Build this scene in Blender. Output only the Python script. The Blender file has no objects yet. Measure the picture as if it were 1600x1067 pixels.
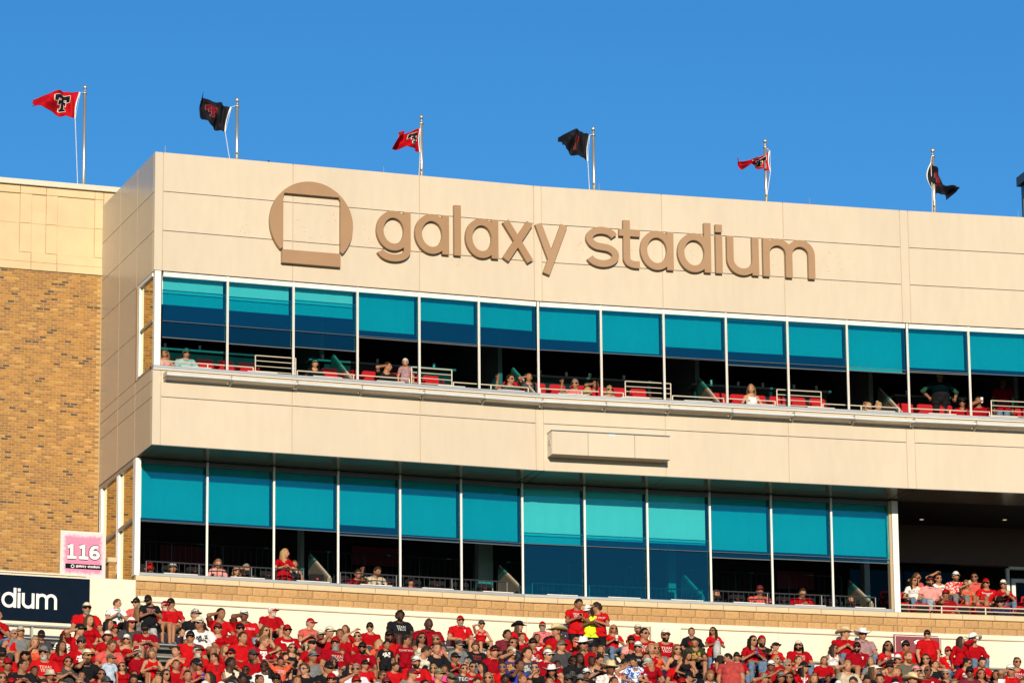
import bpy, bmesh, math, random
import numpy as np
from mathutils import Matrix, Vector
from mathutils.bvhtree import BVHTree

random.seed(7)
RNG = np.random.default_rng(7)
SC = bpy.context.scene
COL = SC.collection
Z0 = 25.2                       # height of the soffit edge above the playing field

# ------------------------------------------------------------------ camera
CF = 6686.87                    # focal length in pixels of the 1600 px wide photograph
CC = np.array([-27.18312, -102.58115, -23.50238 + Z0])
YAW, PITCH, ROLL = 0.34522, 0.24204, -0.00883


def cam_axes():
    cy, sy, cp, sp = math.cos(YAW), math.sin(YAW), math.cos(PITCH), math.sin(PITCH)
    fw = np.array([sy * cp, cy * cp, sp]); r = np.array([cy, -sy, 0.0]); u = np.cross(r, fw)
    cr, sr = math.cos(ROLL), math.sin(ROLL)
    return cr * r + sr * u, -sr * r + cr * u, fw


CR, CU, CFW = cam_axes()
camd = bpy.data.cameras.new('camera'); cam = bpy.data.objects.new('camera', camd); COL.objects.link(cam)
camd.sensor_width = 36.0; camd.lens = CF / 1600 * 36.0; camd.clip_start = 1.0; camd.clip_end = 6000
cam.matrix_world = Matrix(((CR[0], CU[0], -CFW[0], CC[0]), (CR[1], CU[1], -CFW[1], CC[1]), (CR[2], CU[2], -CFW[2], CC[2]), (0, 0, 0, 1)))
SC.camera = cam

# ------------------------------------------------------------------ sky, sun, exposure
SUN_AZ, SUN_EL = math.radians(14.0), math.radians(14.5)      # azimuth left of the facade's normal
sund = np.array([-math.sin(SUN_AZ) * math.cos(SUN_EL), -math.cos(SUN_AZ) * math.cos(SUN_EL), math.sin(SUN_EL)])
W = bpy.data.worlds.new('World'); SC.world = W; W.use_nodes = True
nt = W.node_tree; nt.nodes.clear()
wo = nt.nodes.new('ShaderNodeOutputWorld'); bg = nt.nodes.new('ShaderNodeBackground'); sk = nt.nodes.new('ShaderNodeTexSky')
sk.sky_type = 'NISHITA'; sk.sun_disc = False; sk.sun_elevation = SUN_EL
sk.sun_rotation = math.atan2(sund[0], sund[1]) % (2 * math.pi)
sk.altitude = 1000; sk.air_density = 1.0; sk.dust_density = 0.0; sk.ozone_density = 4.0
hs = nt.nodes.new('ShaderNodeHueSaturation'); hs.inputs['Saturation'].default_value = 1.215; hs.inputs['Hue'].default_value = 0.5
bg.inputs['Strength'].default_value = 0.109
nt.links.new(sk.outputs[0], hs.inputs['Color']); nt.links.new(hs.outputs[0], bg.inputs['Color']); nt.links.new(bg.outputs[0], wo.inputs[0])
sl = bpy.data.lights.new('sun', 'SUN'); so = bpy.data.objects.new('sun', sl); COL.objects.link(so)
sl.energy = 5.0; sl.angle = math.radians(0.5); sl.color = (1.0, 0.872, 0.668)
so.rotation_euler = Vector(sund.tolist()).to_track_quat('Z', 'Y').to_euler(); so.location = (-20, -60, 80)
SC.view_settings.view_transform = 'Standard'; SC.view_settings.look = 'None'; SC.view_settings.exposure = 0.25; SC.view_settings.gamma = 1.0
SC.view_settings.use_curve_mapping = False
SC.render.engine = 'CYCLES'
SC.cycles.max_bounces = 6; SC.cycles.transparent_max_bounces = 12; SC.cycles.use_denoising = True

# ------------------------------------------------------------------ the plan: three straight bays meeting at shallow bends
B1, B2 = 0.07773, 0.0336
L1, L2, L3 = 10.45, 10.333, 13.0
ANG = [0.0, B1, B1 + B2]
T = [np.array([math.cos(a), -math.sin(a)]) for a in ANG]
N = [np.array([-math.sin(a), -math.cos(a)]) for a in ANG]        # outward, toward the field
O = [np.array([0.0, 0.0])]
O.append(O[0] + T[0] * L1); O.append(O[1] + T[1] * L2)


def fxy(i, s, o):
    q = O[i] + s * T[i] + o * N[i]
    return (float(q[0]), float(q[1]))


def fp(i, s, o, z):
    a = fxy(i, s, o)
    return (a[0], a[1], z + Z0)


def bend(k, o):
    """plan point of bend k (1 or 2) on the line at outward offset o"""
    b = (N[k - 1] + N[k]); b = b / np.linalg.norm(b)
    half = (ANG[k] - ANG[k - 1]) / 2
    q = O[k] + b * o / math.cos(half)
    return (float(q[0]), float(q[1]))


def srange(i, o, left=-9.0, right=L3):
    """where bay i begins and ends on the line at offset o"""
    a = left if i == 0 else o * math.tan((ANG[i] - ANG[i - 1]) / 2)
    Ls = (L1, L2, L3)
    b = right if i == 2 else Ls[i] - o * math.tan((ANG[i + 1] - ANG[i]) / 2)
    return a, b


def un(i, o, x, y):
    """photograph pixel -> (s, z) on bay i at outward offset o"""
    d = CFW + (x - 800) / CF * CR - (y - 533.5) / CF * CU
    k = (o - float((CC[:2] - O[i]) @ N[i])) / float(d[:2] @ N[i])
    P = CC + k * d
    return float((P[:2] - O[i]) @ T[i]), float(P[2]) - Z0


def rotz(i):
    return math.pi - ANG[i]


# ------------------------------------------------------------------ materials
MATS = {}


def new_mat(name):
    m = bpy.data.materials.new(name); m.use_nodes = True; MATS[name] = m
    return m, m.node_tree, m.node_tree.nodes['Principled BSDF']


def mat(name, col, rough=0.6, var=0.08, scale=3.0, metal=0.0, bump=0.0, bscale=60.0, spec=0.5, island=0.0, stretch=(1, 1, 1), var2=0.0, scale2=0.4, objvar=0.0):
    """procedural paint / fabric / stone: colour varied by two noises, optional bump, optional shade per loose piece"""
    if name in MATS: return MATS[name]
    m, t, b = new_mat(name)
    col = tuple(c * 0.845 for c in col[:3])
    L = t.links
    tc = t.nodes.new('ShaderNodeTexCoord'); mp = t.nodes.new('ShaderNodeMapping'); mp.inputs['Scale'].default_value = stretch
    L.new(tc.outputs['Object'], mp.inputs[0])
    nz = t.nodes.new('ShaderNodeTexNoise'); nz.inputs['Scale'].default_value = scale; nz.inputs['Detail'].default_value = 5
    L.new(mp.outputs[0], nz.inputs['Vector'])
    mr = t.nodes.new('ShaderNodeMapRange'); mr.inputs['From Min'].default_value = 0.3; mr.inputs['From Max'].default_value = 0.7
    mr.inputs['To Min'].default_value = 1 - var; mr.inputs['To Max'].default_value = 1 + var
    L.new(nz.outputs['Fac'], mr.inputs['Value'])
    fac = mr.outputs[0]
    if var2:
        n2 = t.nodes.new('ShaderNodeTexNoise'); n2.inputs['Scale'].default_value = scale2; n2.inputs['Detail'].default_value = 3
        L.new(mp.outputs[0], n2.inputs['Vector'])
        m2 = t.nodes.new('ShaderNodeMapRange'); m2.inputs['From Min'].default_value = 0.3; m2.inputs['From Max'].default_value = 0.7
        m2.inputs['To Min'].default_value = 1 - var2; m2.inputs['To Max'].default_value = 1 + var2
        L.new(n2.outputs['Fac'], m2.inputs['Value'])
        mu = t.nodes.new('ShaderNodeMath'); mu.operation = 'MULTIPLY'; L.new(fac, mu.inputs[0]); L.new(m2.outputs[0], mu.inputs[1]); fac = mu.outputs[0]
    if island:
        g = t.nodes.new('ShaderNodeNewGeometry'); m3 = t.nodes.new('ShaderNodeMapRange')
        m3.inputs['To Min'].default_value = 1 - island; m3.inputs['To Max'].default_value = 1 + island
        L.new(g.outputs['Random Per Island'], m3.inputs['Value'])
        mu = t.nodes.new('ShaderNodeMath'); mu.operation = 'MULTIPLY'; L.new(fac, mu.inputs[0]); L.new(m3.outputs[0], mu.inputs[1]); fac = mu.outputs[0]
    if objvar:
        g = t.nodes.new('ShaderNodeObjectInfo'); m3 = t.nodes.new('ShaderNodeMapRange')
        m3.inputs['To Min'].default_value = 1 - objvar; m3.inputs['To Max'].default_value = 1 + objvar
        L.new(g.outputs['Random'], m3.inputs['Value'])
        mu = t.nodes.new('ShaderNodeMath'); mu.operation = 'MULTIPLY'; L.new(fac, mu.inputs[0]); L.new(m3.outputs[0], mu.inputs[1]); fac = mu.outputs[0]
    vm = t.nodes.new('ShaderNodeVectorMath'); vm.operation = 'SCALE'; vm.inputs[0].default_value = col[:3]
    L.new(fac, vm.inputs['Scale']); L.new(vm.outputs[0], b.inputs['Base Color'])
    b.inputs['Roughness'].default_value = rough; b.inputs['Metallic'].default_value = metal
    b.inputs['Specular IOR Level'].default_value = spec
    if bump:
        nb = t.nodes.new('ShaderNodeTexNoise'); nb.inputs['Scale'].default_value = bscale; nb.inputs['Detail'].default_value = 4
        L.new(tc.outputs['Object'], nb.inputs['Vector'])
        bp = t.nodes.new('ShaderNodeBump'); bp.inputs['Strength'].default_value = bump; bp.inputs['Distance'].default_value = 0.02
        L.new(nb.outputs['Fac'], bp.inputs['Height']); L.new(bp.outputs[0], b.inputs['Normal'])
    return m


def glass_mat(name, tint, refl=0.06, k=1.0, gcol=(0.30, 0.92, 0.94)):
    m = bpy.data.materials.new(name); m.use_nodes = True; MATS[name] = m
    t = m.node_tree; t.nodes.clear(); L = t.links
    out = t.nodes.new('ShaderNodeOutputMaterial'); mx = t.nodes.new('ShaderNodeMixShader')
    tr = t.nodes.new('ShaderNodeBsdfTransparent'); tr.inputs[0].default_value = (*tint, 1)
    gl = t.nodes.new('ShaderNodeBsdfGlossy'); gl.inputs['Roughness'].default_value = 0.015; gl.inputs['Color'].default_value = (*gcol, 1)
    fr = t.nodes.new('ShaderNodeFresnel'); fr.inputs['IOR'].default_value = 1.5
    ma = t.nodes.new('ShaderNodeMath'); ma.operation = 'MULTIPLY_ADD'; ma.inputs[1].default_value = k; ma.inputs[2].default_value = refl; ma.use_clamp = True
    tc = t.nodes.new('ShaderNodeTexCoord'); nz = t.nodes.new('ShaderNodeTexNoise'); nz.inputs['Scale'].default_value = 0.7
    bp = t.nodes.new('ShaderNodeBump'); bp.inputs['Strength'].default_value = 0.02; bp.inputs['Distance'].default_value = 0.05
    L.new(tc.outputs['Object'], nz.inputs['Vector']); L.new(nz.outputs['Fac'], bp.inputs['Height']); L.new(bp.outputs[0], gl.inputs['Normal'])
    L.new(fr.outputs[0], ma.inputs[0]); L.new(ma.outputs[0], mx.inputs[0]); L.new(tr.outputs[0], mx.inputs[1]); L.new(gl.outputs[0], mx.inputs[2])
    L.new(mx.outputs[0], out.inputs[0])
    return m


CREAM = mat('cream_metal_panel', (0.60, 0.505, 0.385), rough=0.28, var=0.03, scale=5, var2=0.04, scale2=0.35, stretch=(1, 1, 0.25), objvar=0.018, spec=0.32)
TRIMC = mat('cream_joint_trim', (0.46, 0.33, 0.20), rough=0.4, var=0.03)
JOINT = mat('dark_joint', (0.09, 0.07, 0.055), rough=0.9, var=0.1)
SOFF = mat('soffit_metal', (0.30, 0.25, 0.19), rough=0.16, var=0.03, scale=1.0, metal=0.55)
WHITE = mat('white_aluminium', (0.84, 0.80, 0.75), rough=0.65, var=0.03, metal=0.0, spec=0.15)
SILL = mat('grey_aluminium', (0.36, 0.37, 0.37), rough=0.4, var=0.06, metal=0.4)
TAN = mat('tan_sign_paint', (0.335, 0.185, 0.085), rough=0.45, var=0.04, scale=2.0)
BLIND = mat('roller_blind_fabric', (0.70, 0.69, 0.66), rough=0.9, var=0.02, scale=1.2, stretch=(3, 3, 0.4))
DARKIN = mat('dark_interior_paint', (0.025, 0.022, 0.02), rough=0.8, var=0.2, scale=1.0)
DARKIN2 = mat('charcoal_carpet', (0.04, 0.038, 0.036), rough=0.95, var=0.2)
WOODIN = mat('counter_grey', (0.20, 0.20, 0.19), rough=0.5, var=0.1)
GLASS = glass_mat('tinted_window_glass', (0.24, 0.76, 0.80))
GLASS2 = glass_mat('tinted_sliding_sash_glass', (0.07, 0.75, 0.81))
CLEARG = glass_mat('clear_side_glass', (0.45, 0.62, 0.55), refl=0.03, k=1.0, gcol=(0.75, 0.70, 0.52))
BRICKM = [mat('brick_golden', (0.40, 0.192, 0.046), rough=0.85, var=0.10, scale=9, island=0.14, bump=0.25, bscale=90),
          mat('brick_tan', (0.30, 0.145, 0.047), rough=0.85, var=0.10, scale=9, island=0.12, bump=0.25, bscale=90),
          mat('brick_light', (0.48, 0.26, 0.075), rough=0.85, var=0.10, scale=9, island=0.12, bump=0.25, bscale=90),
          mat('brick_dark_brown', (0.105, 0.065, 0.045), rough=0.85, var=0.12, scale=9, island=0.25, bump=0.25, bscale=90)]
MORTAR = mat('mortar', (0.45, 0.295, 0.125), rough=0.95, var=0.12, scale=5, bump=0.3)
STONE = mat('precast_stone', (0.64, 0.475, 0.275), rough=0.8, var=0.05, scale=2.5, var2=0.06, scale2=0.5, bump=0.08, bscale=120)
COPING = mat('coping_metal', (0.62, 0.56, 0.44), rough=0.5, var=0.03)
BLOCKM = [mat('split_face_block_a', (0.47, 0.275, 0.112), rough=0.92, var=0.13, scale=14, bump=0.6, bscale=55),
          mat('split_face_block_b', (0.51, 0.30, 0.125), rough=0.92, var=0.13, scale=14, bump=0.6, bscale=55),
          mat('split_face_block_c', (0.44, 0.255, 0.108), rough=0.92, var=0.13, scale=14, bump=0.6, bscale=55)]
CASTST = mat('cast_stone_sill', (0.64, 0.485, 0.30), rough=0.75, var=0.06, scale=4, bump=0.1)
CREAMW = mat('cream_painted_concrete', (0.78, 0.68, 0.53), rough=0.7, var=0.03, scale=3, var2=0.06, scale2=0.4, bump=0.05, bscale=80)
ALU = mat('bleacher_aluminium', (0.33, 0.34, 0.33), rough=0.42, var=0.10, scale=6, metal=0.6, stretch=(0.3, 0.3, 1))
CONC = mat('grey_concrete', (0.15, 0.142, 0.128), rough=0.9, var=0.15, scale=4, bump=0.15)
RAILT = mat('tan_rail_paint', (0.58, 0.50, 0.38), rough=0.45, var=0.04)
RAILB = mat('black_rail_paint', (0.035, 0.035, 0.04), rough=0.4, var=0.05)
POLEM = mat('brushed_pole_metal', (0.62, 0.58, 0.52), rough=0.3, var=0.05, metal=0.7)
REDSEAT = mat('red_seat_plastic', (0.40, 0.004, 0.012), rough=0.6, var=0.06, spec=0.12)
BLKSEAT = mat('black_seat_vinyl', (0.010, 0.010, 0.011), rough=0.7, var=0.1, spec=0.1)
NAVY = mat('navy_banner', (0.006, 0.012, 0.024), rough=0.9, var=0.06, spec=0.0)
SASHM = mat('dark_sash_metal', (0.10, 0.11, 0.12), rough=0.4, var=0.05, metal=0.3)
WHITEP = mat('white_print', (0.80, 0.78, 0.74), rough=0.6, var=0.02)
BLACKP = mat('black_print', (0.010, 0.010, 0.012), rough=0.7, var=0.05, spec=0.1)
REDP = mat('red_print', (0.48, 0.012, 0.02), rough=0.6, var=0.05)
MAROON = mat('maroon_banner', (0.20, 0.018, 0.03), rough=0.5, var=0.06)


# ------------------------------------------------------------------ mesh helpers
class MB:
    """collects solids, then becomes ONE mesh object"""
    def __init__(self): self.v = []; self.f = []; self.m = []
    def add(self, vs, fs, mi=0):
        b = len(self.v); self.v += [tuple(map(float, q)) for q in vs]; self.f += [tuple(b + k for k in f) for f in fs]; self.m += [mi] * len(fs)
    def hexa(self, c, mi=0):
        """8 corners: bottom ring 0-3 counter-clockwise from above, top ring 4-7"""
        self.add(c, [(3, 2, 1, 0), (4, 5, 6, 7), (0, 1, 5, 4), (1, 2, 6, 5), (2, 3, 7, 6), (3, 0, 4, 7)], mi)
    def box(self, i, s0, s1, o0, o1, z0, z1, mi=0):
        """box in bay i: along s, outward o0 (back) to o1 (front), heights"""
        P = [fp(i, s0, o1, z0), fp(i, s1, o1, z0), fp(i, s1, o0, z0), fp(i, s0, o0, z0)]
        Q = [fp(i, s0, o1, z1), fp(i, s1, o1, z1), fp(i, s1, o0, z1), fp(i, s0, o0, z1)]
        self.hexa(P + Q, mi)
    def rbox(self, i, s0, s1, o0, o1, z0, z1, r=0.004, mi=0):
        """box with its front edges chamfered"""
        P = [fp(i, s0, o0, z0), fp(i, s1, o0, z0), fp(i, s1, o0, z1), fp(i, s0, o0, z1),
             fp(i, s0, o1 - r, z0), fp(i, s1, o1 - r, z0), fp(i, s1, o1 - r, z1), fp(i, s0, o1 - r, z1),
             fp(i, s0 + r, o1, z0 + r), fp(i, s1 - r, o1, z0 + r), fp(i, s1 - r, o1, z1 - r), fp(i, s0 + r, o1, z1 - r)]
        self.add(P, [(0, 3, 2, 1), (8, 9, 10, 11), (0, 1, 5, 4), (1, 2, 6, 5), (2, 3, 7, 6), (3, 0, 4, 7), (4, 5, 9, 8), (5, 6, 10, 9), (6, 7, 11, 10), (7, 4, 8, 11)], mi)
    def prism(self, pts, z0, z1, mi=0):
        """vertical prism over plan polygon pts (world xy, counter-clockwise from above)"""
        n = len(pts); b = [(x, y, z0 + Z0) for x, y in pts]; t = [(x, y, z1 + Z0) for x, y in pts]
        self.add(b + t, [tuple(range(n - 1, -1, -1)), tuple(range(n, 2 * n))] + [(k, (k + 1) % n, n + (k + 1) % n, n + k) for k in range(n)], mi)
    def tube(self, pts, r, n=8, mi=0, cap=True):
        pts = [np.array(q, float) for q in pts]; m = len(pts); rr = r if isinstance(r, (list, tuple)) else [r] * m
        base = len(self.v); up = None
        for k, q in enumerate(pts):
            d = pts[min(k + 1, m - 1)] - pts[max(k - 1, 0)]; d = d / (np.linalg.norm(d) + 1e-12)
            a = np.cross(d, (0, 0, 1.0))
            if np.linalg.norm(a) < 1e-3: a = np.cross(d, (0, 1.0, 0))
            a /= np.linalg.norm(a); b = np.cross(a, d)
            for j in range(n):
                t = 2 * math.pi * j / n; self.v.append(tuple((q + rr[k] * (math.cos(t) * a + math.sin(t) * b)).tolist()))
        for k in range(m - 1):
            for j in range(n):
                self.f.append((base + k * n + j, base + (k + 1) * n + j, base + (k + 1) * n + (j + 1) % n, base + k * n + (j + 1) % n)); self.m.append(mi)
        if cap:
            self.f.append(tuple(base + j for j in range(n))); self.m.append(mi)
            self.f.append(tuple(base + (m - 1) * n + j for j in reversed(range(n)))); self.m.append(mi)
    def ball(self, c, r, n=10, mi=0):
        c = np.array(c, float); r = np.array(r if hasattr(r, '__len__') else (r, r, r), float); base = len(self.v); h = n // 2
        for a in range(h + 1):
            th = math.pi * a / h
            for j in range(n):
                t = 2 * math.pi * j / n; self.v.append(tuple((c + r * (math.sin(th) * math.cos(t), math.sin(th) * math.sin(t), math.cos(th))).tolist()))
        for a in range(h):
            for j in range(n):
                self.f.append((base + a * n + j, base + (a + 1) * n + j, base + (a + 1) * n + (j + 1) % n, base + a * n + (j + 1) % n)); self.m.append(mi)
    def mesh(self, name, smooth=False):
        me = bpy.data.meshes.new(name); me.from_pydata(self.v, [], self.f)
        if any(self.m): me.polygons.foreach_set('material_index', self.m)
        if smooth: me.polygons.foreach_set('use_smooth', [True] * len(self.f))
        me.validate(); me.update(); return me
    def build(self, name, material, parent=None, smooth=False):
        me = self.mesh(name, smooth)
        for q in (material if isinstance(material, (list, tuple)) else [material]): me.materials.append(q)
        return link(name, me, parent)


def link(name, data, parent=None):
    o = bpy.data.objects.new(name, data); COL.objects.link(o)
    if parent is not None: o.parent = parent
    return o


def pin(o):
    """parented to an Empty that stands away from the origin, keep world coordinates"""
    if o.parent is not None: o.matrix_parent_inverse = Matrix.Translation(-Vector(o.parent.location))
    return o


def tag(o, label=None, cat=None, group=None, kind=None):
    if label: o['label'] = label
    if cat: o['category'] = cat
    if group: o['group'] = group
    if kind: o['kind'] = kind
    return o


def thing(name, label, cat, loc, group=None, rz=0.0):
    o = bpy.data.objects.new(name, None); COL.objects.link(o); o.empty_display_size = 0.2
    o.location = loc; o.rotation_euler = (0, 0, rz)
    return tag(o, label, cat, group)


def part(mb, name, material, parent, smooth=False):
    """a part given in world coordinates under a thing (or part) that may stand anywhere"""
    o = mb.build(name, material, parent, smooth)
    loc = Vector((0, 0, 0)); p = parent
    while p is not None: loc = loc + Vector(p.location); p = p.parent
    o.location = -loc
    return o


def strip_plan(o_front, o_back, left, right, i0=0, i1=2):
    """plan polygon between two offset lines, following the bends"""
    f = [fxy(i0, left, o_front)]; b = [fxy(i0, left, o_back)]
    for k in range(i0 + 1, i1 + 1): f.append(bend(k, o_front)); b.append(bend(k, o_back))
    f.append(fxy(i1, right, o_front)); b.append(fxy(i1, right, o_back))
    return f + b[::-1]
# ------------------------------------------------------------------ setting: ground, bleacher bank
FT, BT, ZB, DZ, DO, OB = 7.71, 4.56, -4.65, 0.45, 0.78, -0.75      # parapet top, window head, top bench height, row rise, row tread, top bench offset
NROW = 9
g = MB(); g.add([(-900, -900, 0), (900, -900, 0), (900, 900, 0), (-900, 900, 0)], [(0, 1, 2, 3)])
GRASS = mat('playing_field_turf', (0.05, 0.085, 0.03), rough=0.95, var=0.2, scale=2, bump=0.2)
tag(g.build('ground', GRASS), kind='structure')

bl = thing('bleachers', 'grey aluminium bleacher benches packed with spectators below the cream wall', 'bleachers', fp(0, 5, 0, -8.5))
for k in range(NROW):
    ok, zk = OB + k * DO, ZB - k * DZ
    m = MB(); m.prism(strip_plan(ok + 0.42, -2.2, -9, L3), zk - 0.43 - DZ - 0.6, zk - 0.47)
    part(m, 'concrete_step', CONC, bl)
m = MB(); m.prism(strip_plan(OB + (NROW - 1) * DO + 0.40, -9.0, -9, L3), 0.0 - Z0 + 0.004, ZB - (NROW - 1) * DZ - 1.0); part(m, 'stand_base', CONC, bl)
for k in range(NROW):
    ok, zk = OB + k * DO, ZB - k * DZ
    for i in range(3):
        a, b = srange(i, ok); m = MB(); m.rbox(i, a + 0.004, b - 0.004, ok - 0.13, ok + 0.13, zk - 0.045, zk, r=0.012)
        part(m, 'bench_plank', ALU, bl)
        a, b = srange(i, ok + 0.30); m = MB(); m.rbox(i, a + 0.004, b - 0.004, ok + 0.16, ok + 0.43, zk - 0.468, zk - 0.428, r=0.012)
        part(m, 'footboard', ALU, bl)
        n = max(2, int((b - a) / 1.2)); m = MB()
        for q in range(n + 1):
            s = a + 0.2 + (b - a - 0.4) * q / n
            m = MB(); m.box(i, s - 0.025, s + 0.025, ok - 0.10, ok + 0.09, zk - 0.466, zk - 0.047)
            part(m, 'bench_bracket', ALU, bl)

# ------------------------------------------------------------------ cream wall behind the top row
OW = -1.28
cw = thing('concrete_wall', 'long cream painted concrete wall behind the top row of spectators', 'wall', fp(0, 5, OW, -5.6))
part((lambda m: (m.prism(strip_plan(OW - 0.03, -1.62, 0.02, L3), -5.7, -3.655), m)[1])(MB()), 'wall_face', CREAMW, cw)
for i in range(3):
    a, b = srange(i, OW + 0.03, left=0.02)
    m = MB(); m.rbox(i, a, b, -1.5, OW + 0.03, -3.80, -3.652, r=0.02); part(m, 'cap_band', CREAMW, cw)
    a, b = srange(i, OW, left=0.02)
    n = 3
    for q in range(n):
        s0, s1 = a + (b - a) * q / n + 0.006, a + (b - a) * (q + 1) / n - 0.006
        m = MB(); m.rbox(i, s0, s1, OW - 0.02, OW, -5.6, -3.815, r=0.008); part(m, 'wall_panel', CREAMW, cw)
s0 = un(1, OW + 0.3, 1019, 1000)[0]; s1 = un(1, OW + 0.3, 1066, 1000)[0]
m = MB(); m.rbox(1, s0, s1, OW + 0.002, OW + 0.22, -5.07, -3.79, r=0.015); part(m, 'pier', CREAMW, cw)
m = MB(); m.rbox(1, s0 + .28, s1 - 0.06, OW + 0.2, OW + 0.235, -4.95, -3.86, r=0.01); part(m, 'pier_panel', CREAMW, cw)

# ------------------------------------------------------------------ split-face block wall with cast stone sill
bw = thing('block_wall', 'low tan split-face concrete block wall with cream stone sill under the lower windows', 'wall', fp(0, 5, -1.55, -3.65))
part((lambda m: (m.prism(strip_plan(-1.53, -1.85, 0.0, L3), -3.655, -3.06), m)[1])(MB()), 'mortar_core', MORTAR, bw)
proto = {}
for row in range(2):
    z0 = -3.645 + row * 0.2085
    for i in range(3):
        a, b = srange(i, -1.5, left=0.0, right=8.0)
        s = a - (0.14 if row else 0.27) + (0 if i == 0 else 0.0)
        while s < b:
            x0, x1 = max(s, a + 0.004), min(s + 0.397, b - 0.004)
            if x1 - x0 > 0.05:
                key = (round(x1 - x0, 3), random.randrange(4))
                if key not in proto:                         # a block with a rough, uneven split face
                    L = x1 - x0; V = []; F = []; nx, nz = 6, 4
                    for r in range(nz + 1):
                        for c in range(nx + 1):
                            e = min(c, nx - c, r, nz - r)
                            V.append((L * c / nx, -(0.0 if e == 0 else 0.006 + 0.012 * random.random()), 0.198 * r / nz))
                    for r in range(nz):
                        for c in range(nx):
                            q = r * (nx + 1) + c; F.append((q, q + 1, q + nx + 2, q + nx + 1))
                    q = len(V); V += [(0, 0.05, 0), (L, 0.05, 0), (L, 0.05, 0.198), (0, 0.05, 0.198)]
                    c0, c1, c2, c3 = 0, nx, (nx + 1) * (nz + 1) - 1, (nx + 1) * nz
                    F += [(c0, q, q + 1, c1), (c1, q + 1, q + 2, c2), (c2, q + 2, q + 3, c3), (c3, q + 3, q, c0)]
                    me = bpy.data.meshes.new('block'); me.from_pydata(V, [], F); me.update(); me.materials.append(BLOCKM[0]); proto[key] = me
                o = link('block', proto[key], bw); w = Vector(fp(i, x0, -1.5, z0))
                o.location = w - Vector(bw.location); o.rotation_euler = (0, 0, -ANG[i])
                o.material_slots[0].link = 'OBJECT'; o.material_slots[0].material = random.choice(BLOCKM)
            s += 0.4064
for i in range(3):
    a, b = srange(i, -1.44, left=0.0, right=8.0); s = a
    while s < b - 0.05:
        L = min(0.915, b - s)
        m = MB(); m.rbox(i, s + 0.004, s + L - 0.004, -1.84, -1.44, -3.225, -3.085, r=0.012)
        part(m, 'sill_stone', CASTST, bw); s += L

# ------------------------------------------------------------------ the press box building
sb = thing('stadium_building', 'cream metal clad stadium building with two rows of teal shaded windows', 'building', fp(0, 5, -4, -3.0))
ROWS_UP = [(6.67, FT), (5.63, 6.67), (BT, 5.63)]
ROWS_LO = [(1.26, 1.985), (0.0, 1.26)]
GP = 0.008
m = MB()
m.prism(strip_plan(-0.035, -0.30, 0.06, L3), BT + 0.03, FT - 0.02)
m.prism(strip_plan(-0.035, -0.30, 0.06, L3), 0.02, 1.98)
m.box(0, 0.035, 0.30, -9.5, -0.3, 0.02, 1.98); m.box(0, 0.035, 0.30, -9.5, -0.3, BT + .03, FT - 0.02); m.box(0, 0.035, 0.30, -9.5, -1.76, 1.97, BT + 0.04)
part(m, 'wall_backing', JOINT, sb)
COLS = {0: [0.22, 3.70, 7.16, 10.35], 1: [0.11, 3.45, 6.87, 10.21], 2: [0.11, 3.5, 6.9, 10.3, 12.9]}
for i in range(3):
    for z0, z1 in ROWS_UP + ROWS_LO:
        c = COLS[i]
        for a, b in zip(c[:-1], c[1:]):
            m = MB(); m.rbox(i, a + GP, b - GP, -0.045, random.uniform(-0.001, 0.001), z0 + GP, z1 - GP * (0 if z1 == FT else 1)); part(m, 'cladding_panel', CREAM, sb)
for i in range(3):
    for s in COLS[i]:
        for z0, z1 in ((BT + 0.02, FT - 0.03), (0.02, 1.96)):
            m = MB(); m.box(i, s - GP * 1.2, s + GP * 1.2, -0.04, -0.006, z0, z1); part(m, 'joint_trim', TRIMC, sb)
for z0, z1 in ((BT + GP, FT), (GP, 1.977)):
    m = MB(); m.rbox(0, 0.0, 0.22 - GP, -0.045, 0.0, z0, z1); part(m, 'corner_panel', CREAM, sb)
    for k, s0, s1 in ((1, 10.35, 0.11), (2, 10.21, 0.11)):
        f = [fxy(k - 1, s0 + GP, 0), bend(k, 0), fxy(k, s1 - GP, 0)]; b = [fxy(k - 1, s0 + GP, -0.045), bend(k, -0.045), fxy(k, s1 - GP, -0.045)]
        m = MB(); m.prism(f + b[::-1], z0, z1); part(m, 'bend_panel', CREAM, sb)
RC = [0.05, 0.16, 1.75, 3.52, 5.41]; RR = [0.0, 1.25, 1.68, 2.01, 3.28, 4.54, 5.61, 6.65, FT]
for a, b in zip(RC[:-1], RC[1:]):
    for z0, z1 in zip(RR[:-1], RR[1:]):
        if b <= 1.75 and 2.0 < z0 < 4.5: continue
        m = MB(); P = lambda s, d, z: fp(0, s, -d, z)
        m.hexa([P(0, b - GP, z0 + GP), P(0, a + GP, z0 + GP), P(0.04, a + GP, z0 + GP), P(0.04, b - GP, z0 + GP), P(0, b - GP, z1 - GP), P(0, a + GP, z1 - GP), P(0.04, a + GP, z1 - GP), P(0.04, b - GP, z1 - GP)])
        part(m, 'return_panel', CREAM, sb)
        if z0 == 0.0 and a > 0.1:
            m = MB(); m.box(0, -0.004, 0.03, -b - GP * .8, -b + GP * .8, 0.02, FT - 0.02); part(m, 'panel_trim', TRIMC, sb)
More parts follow.
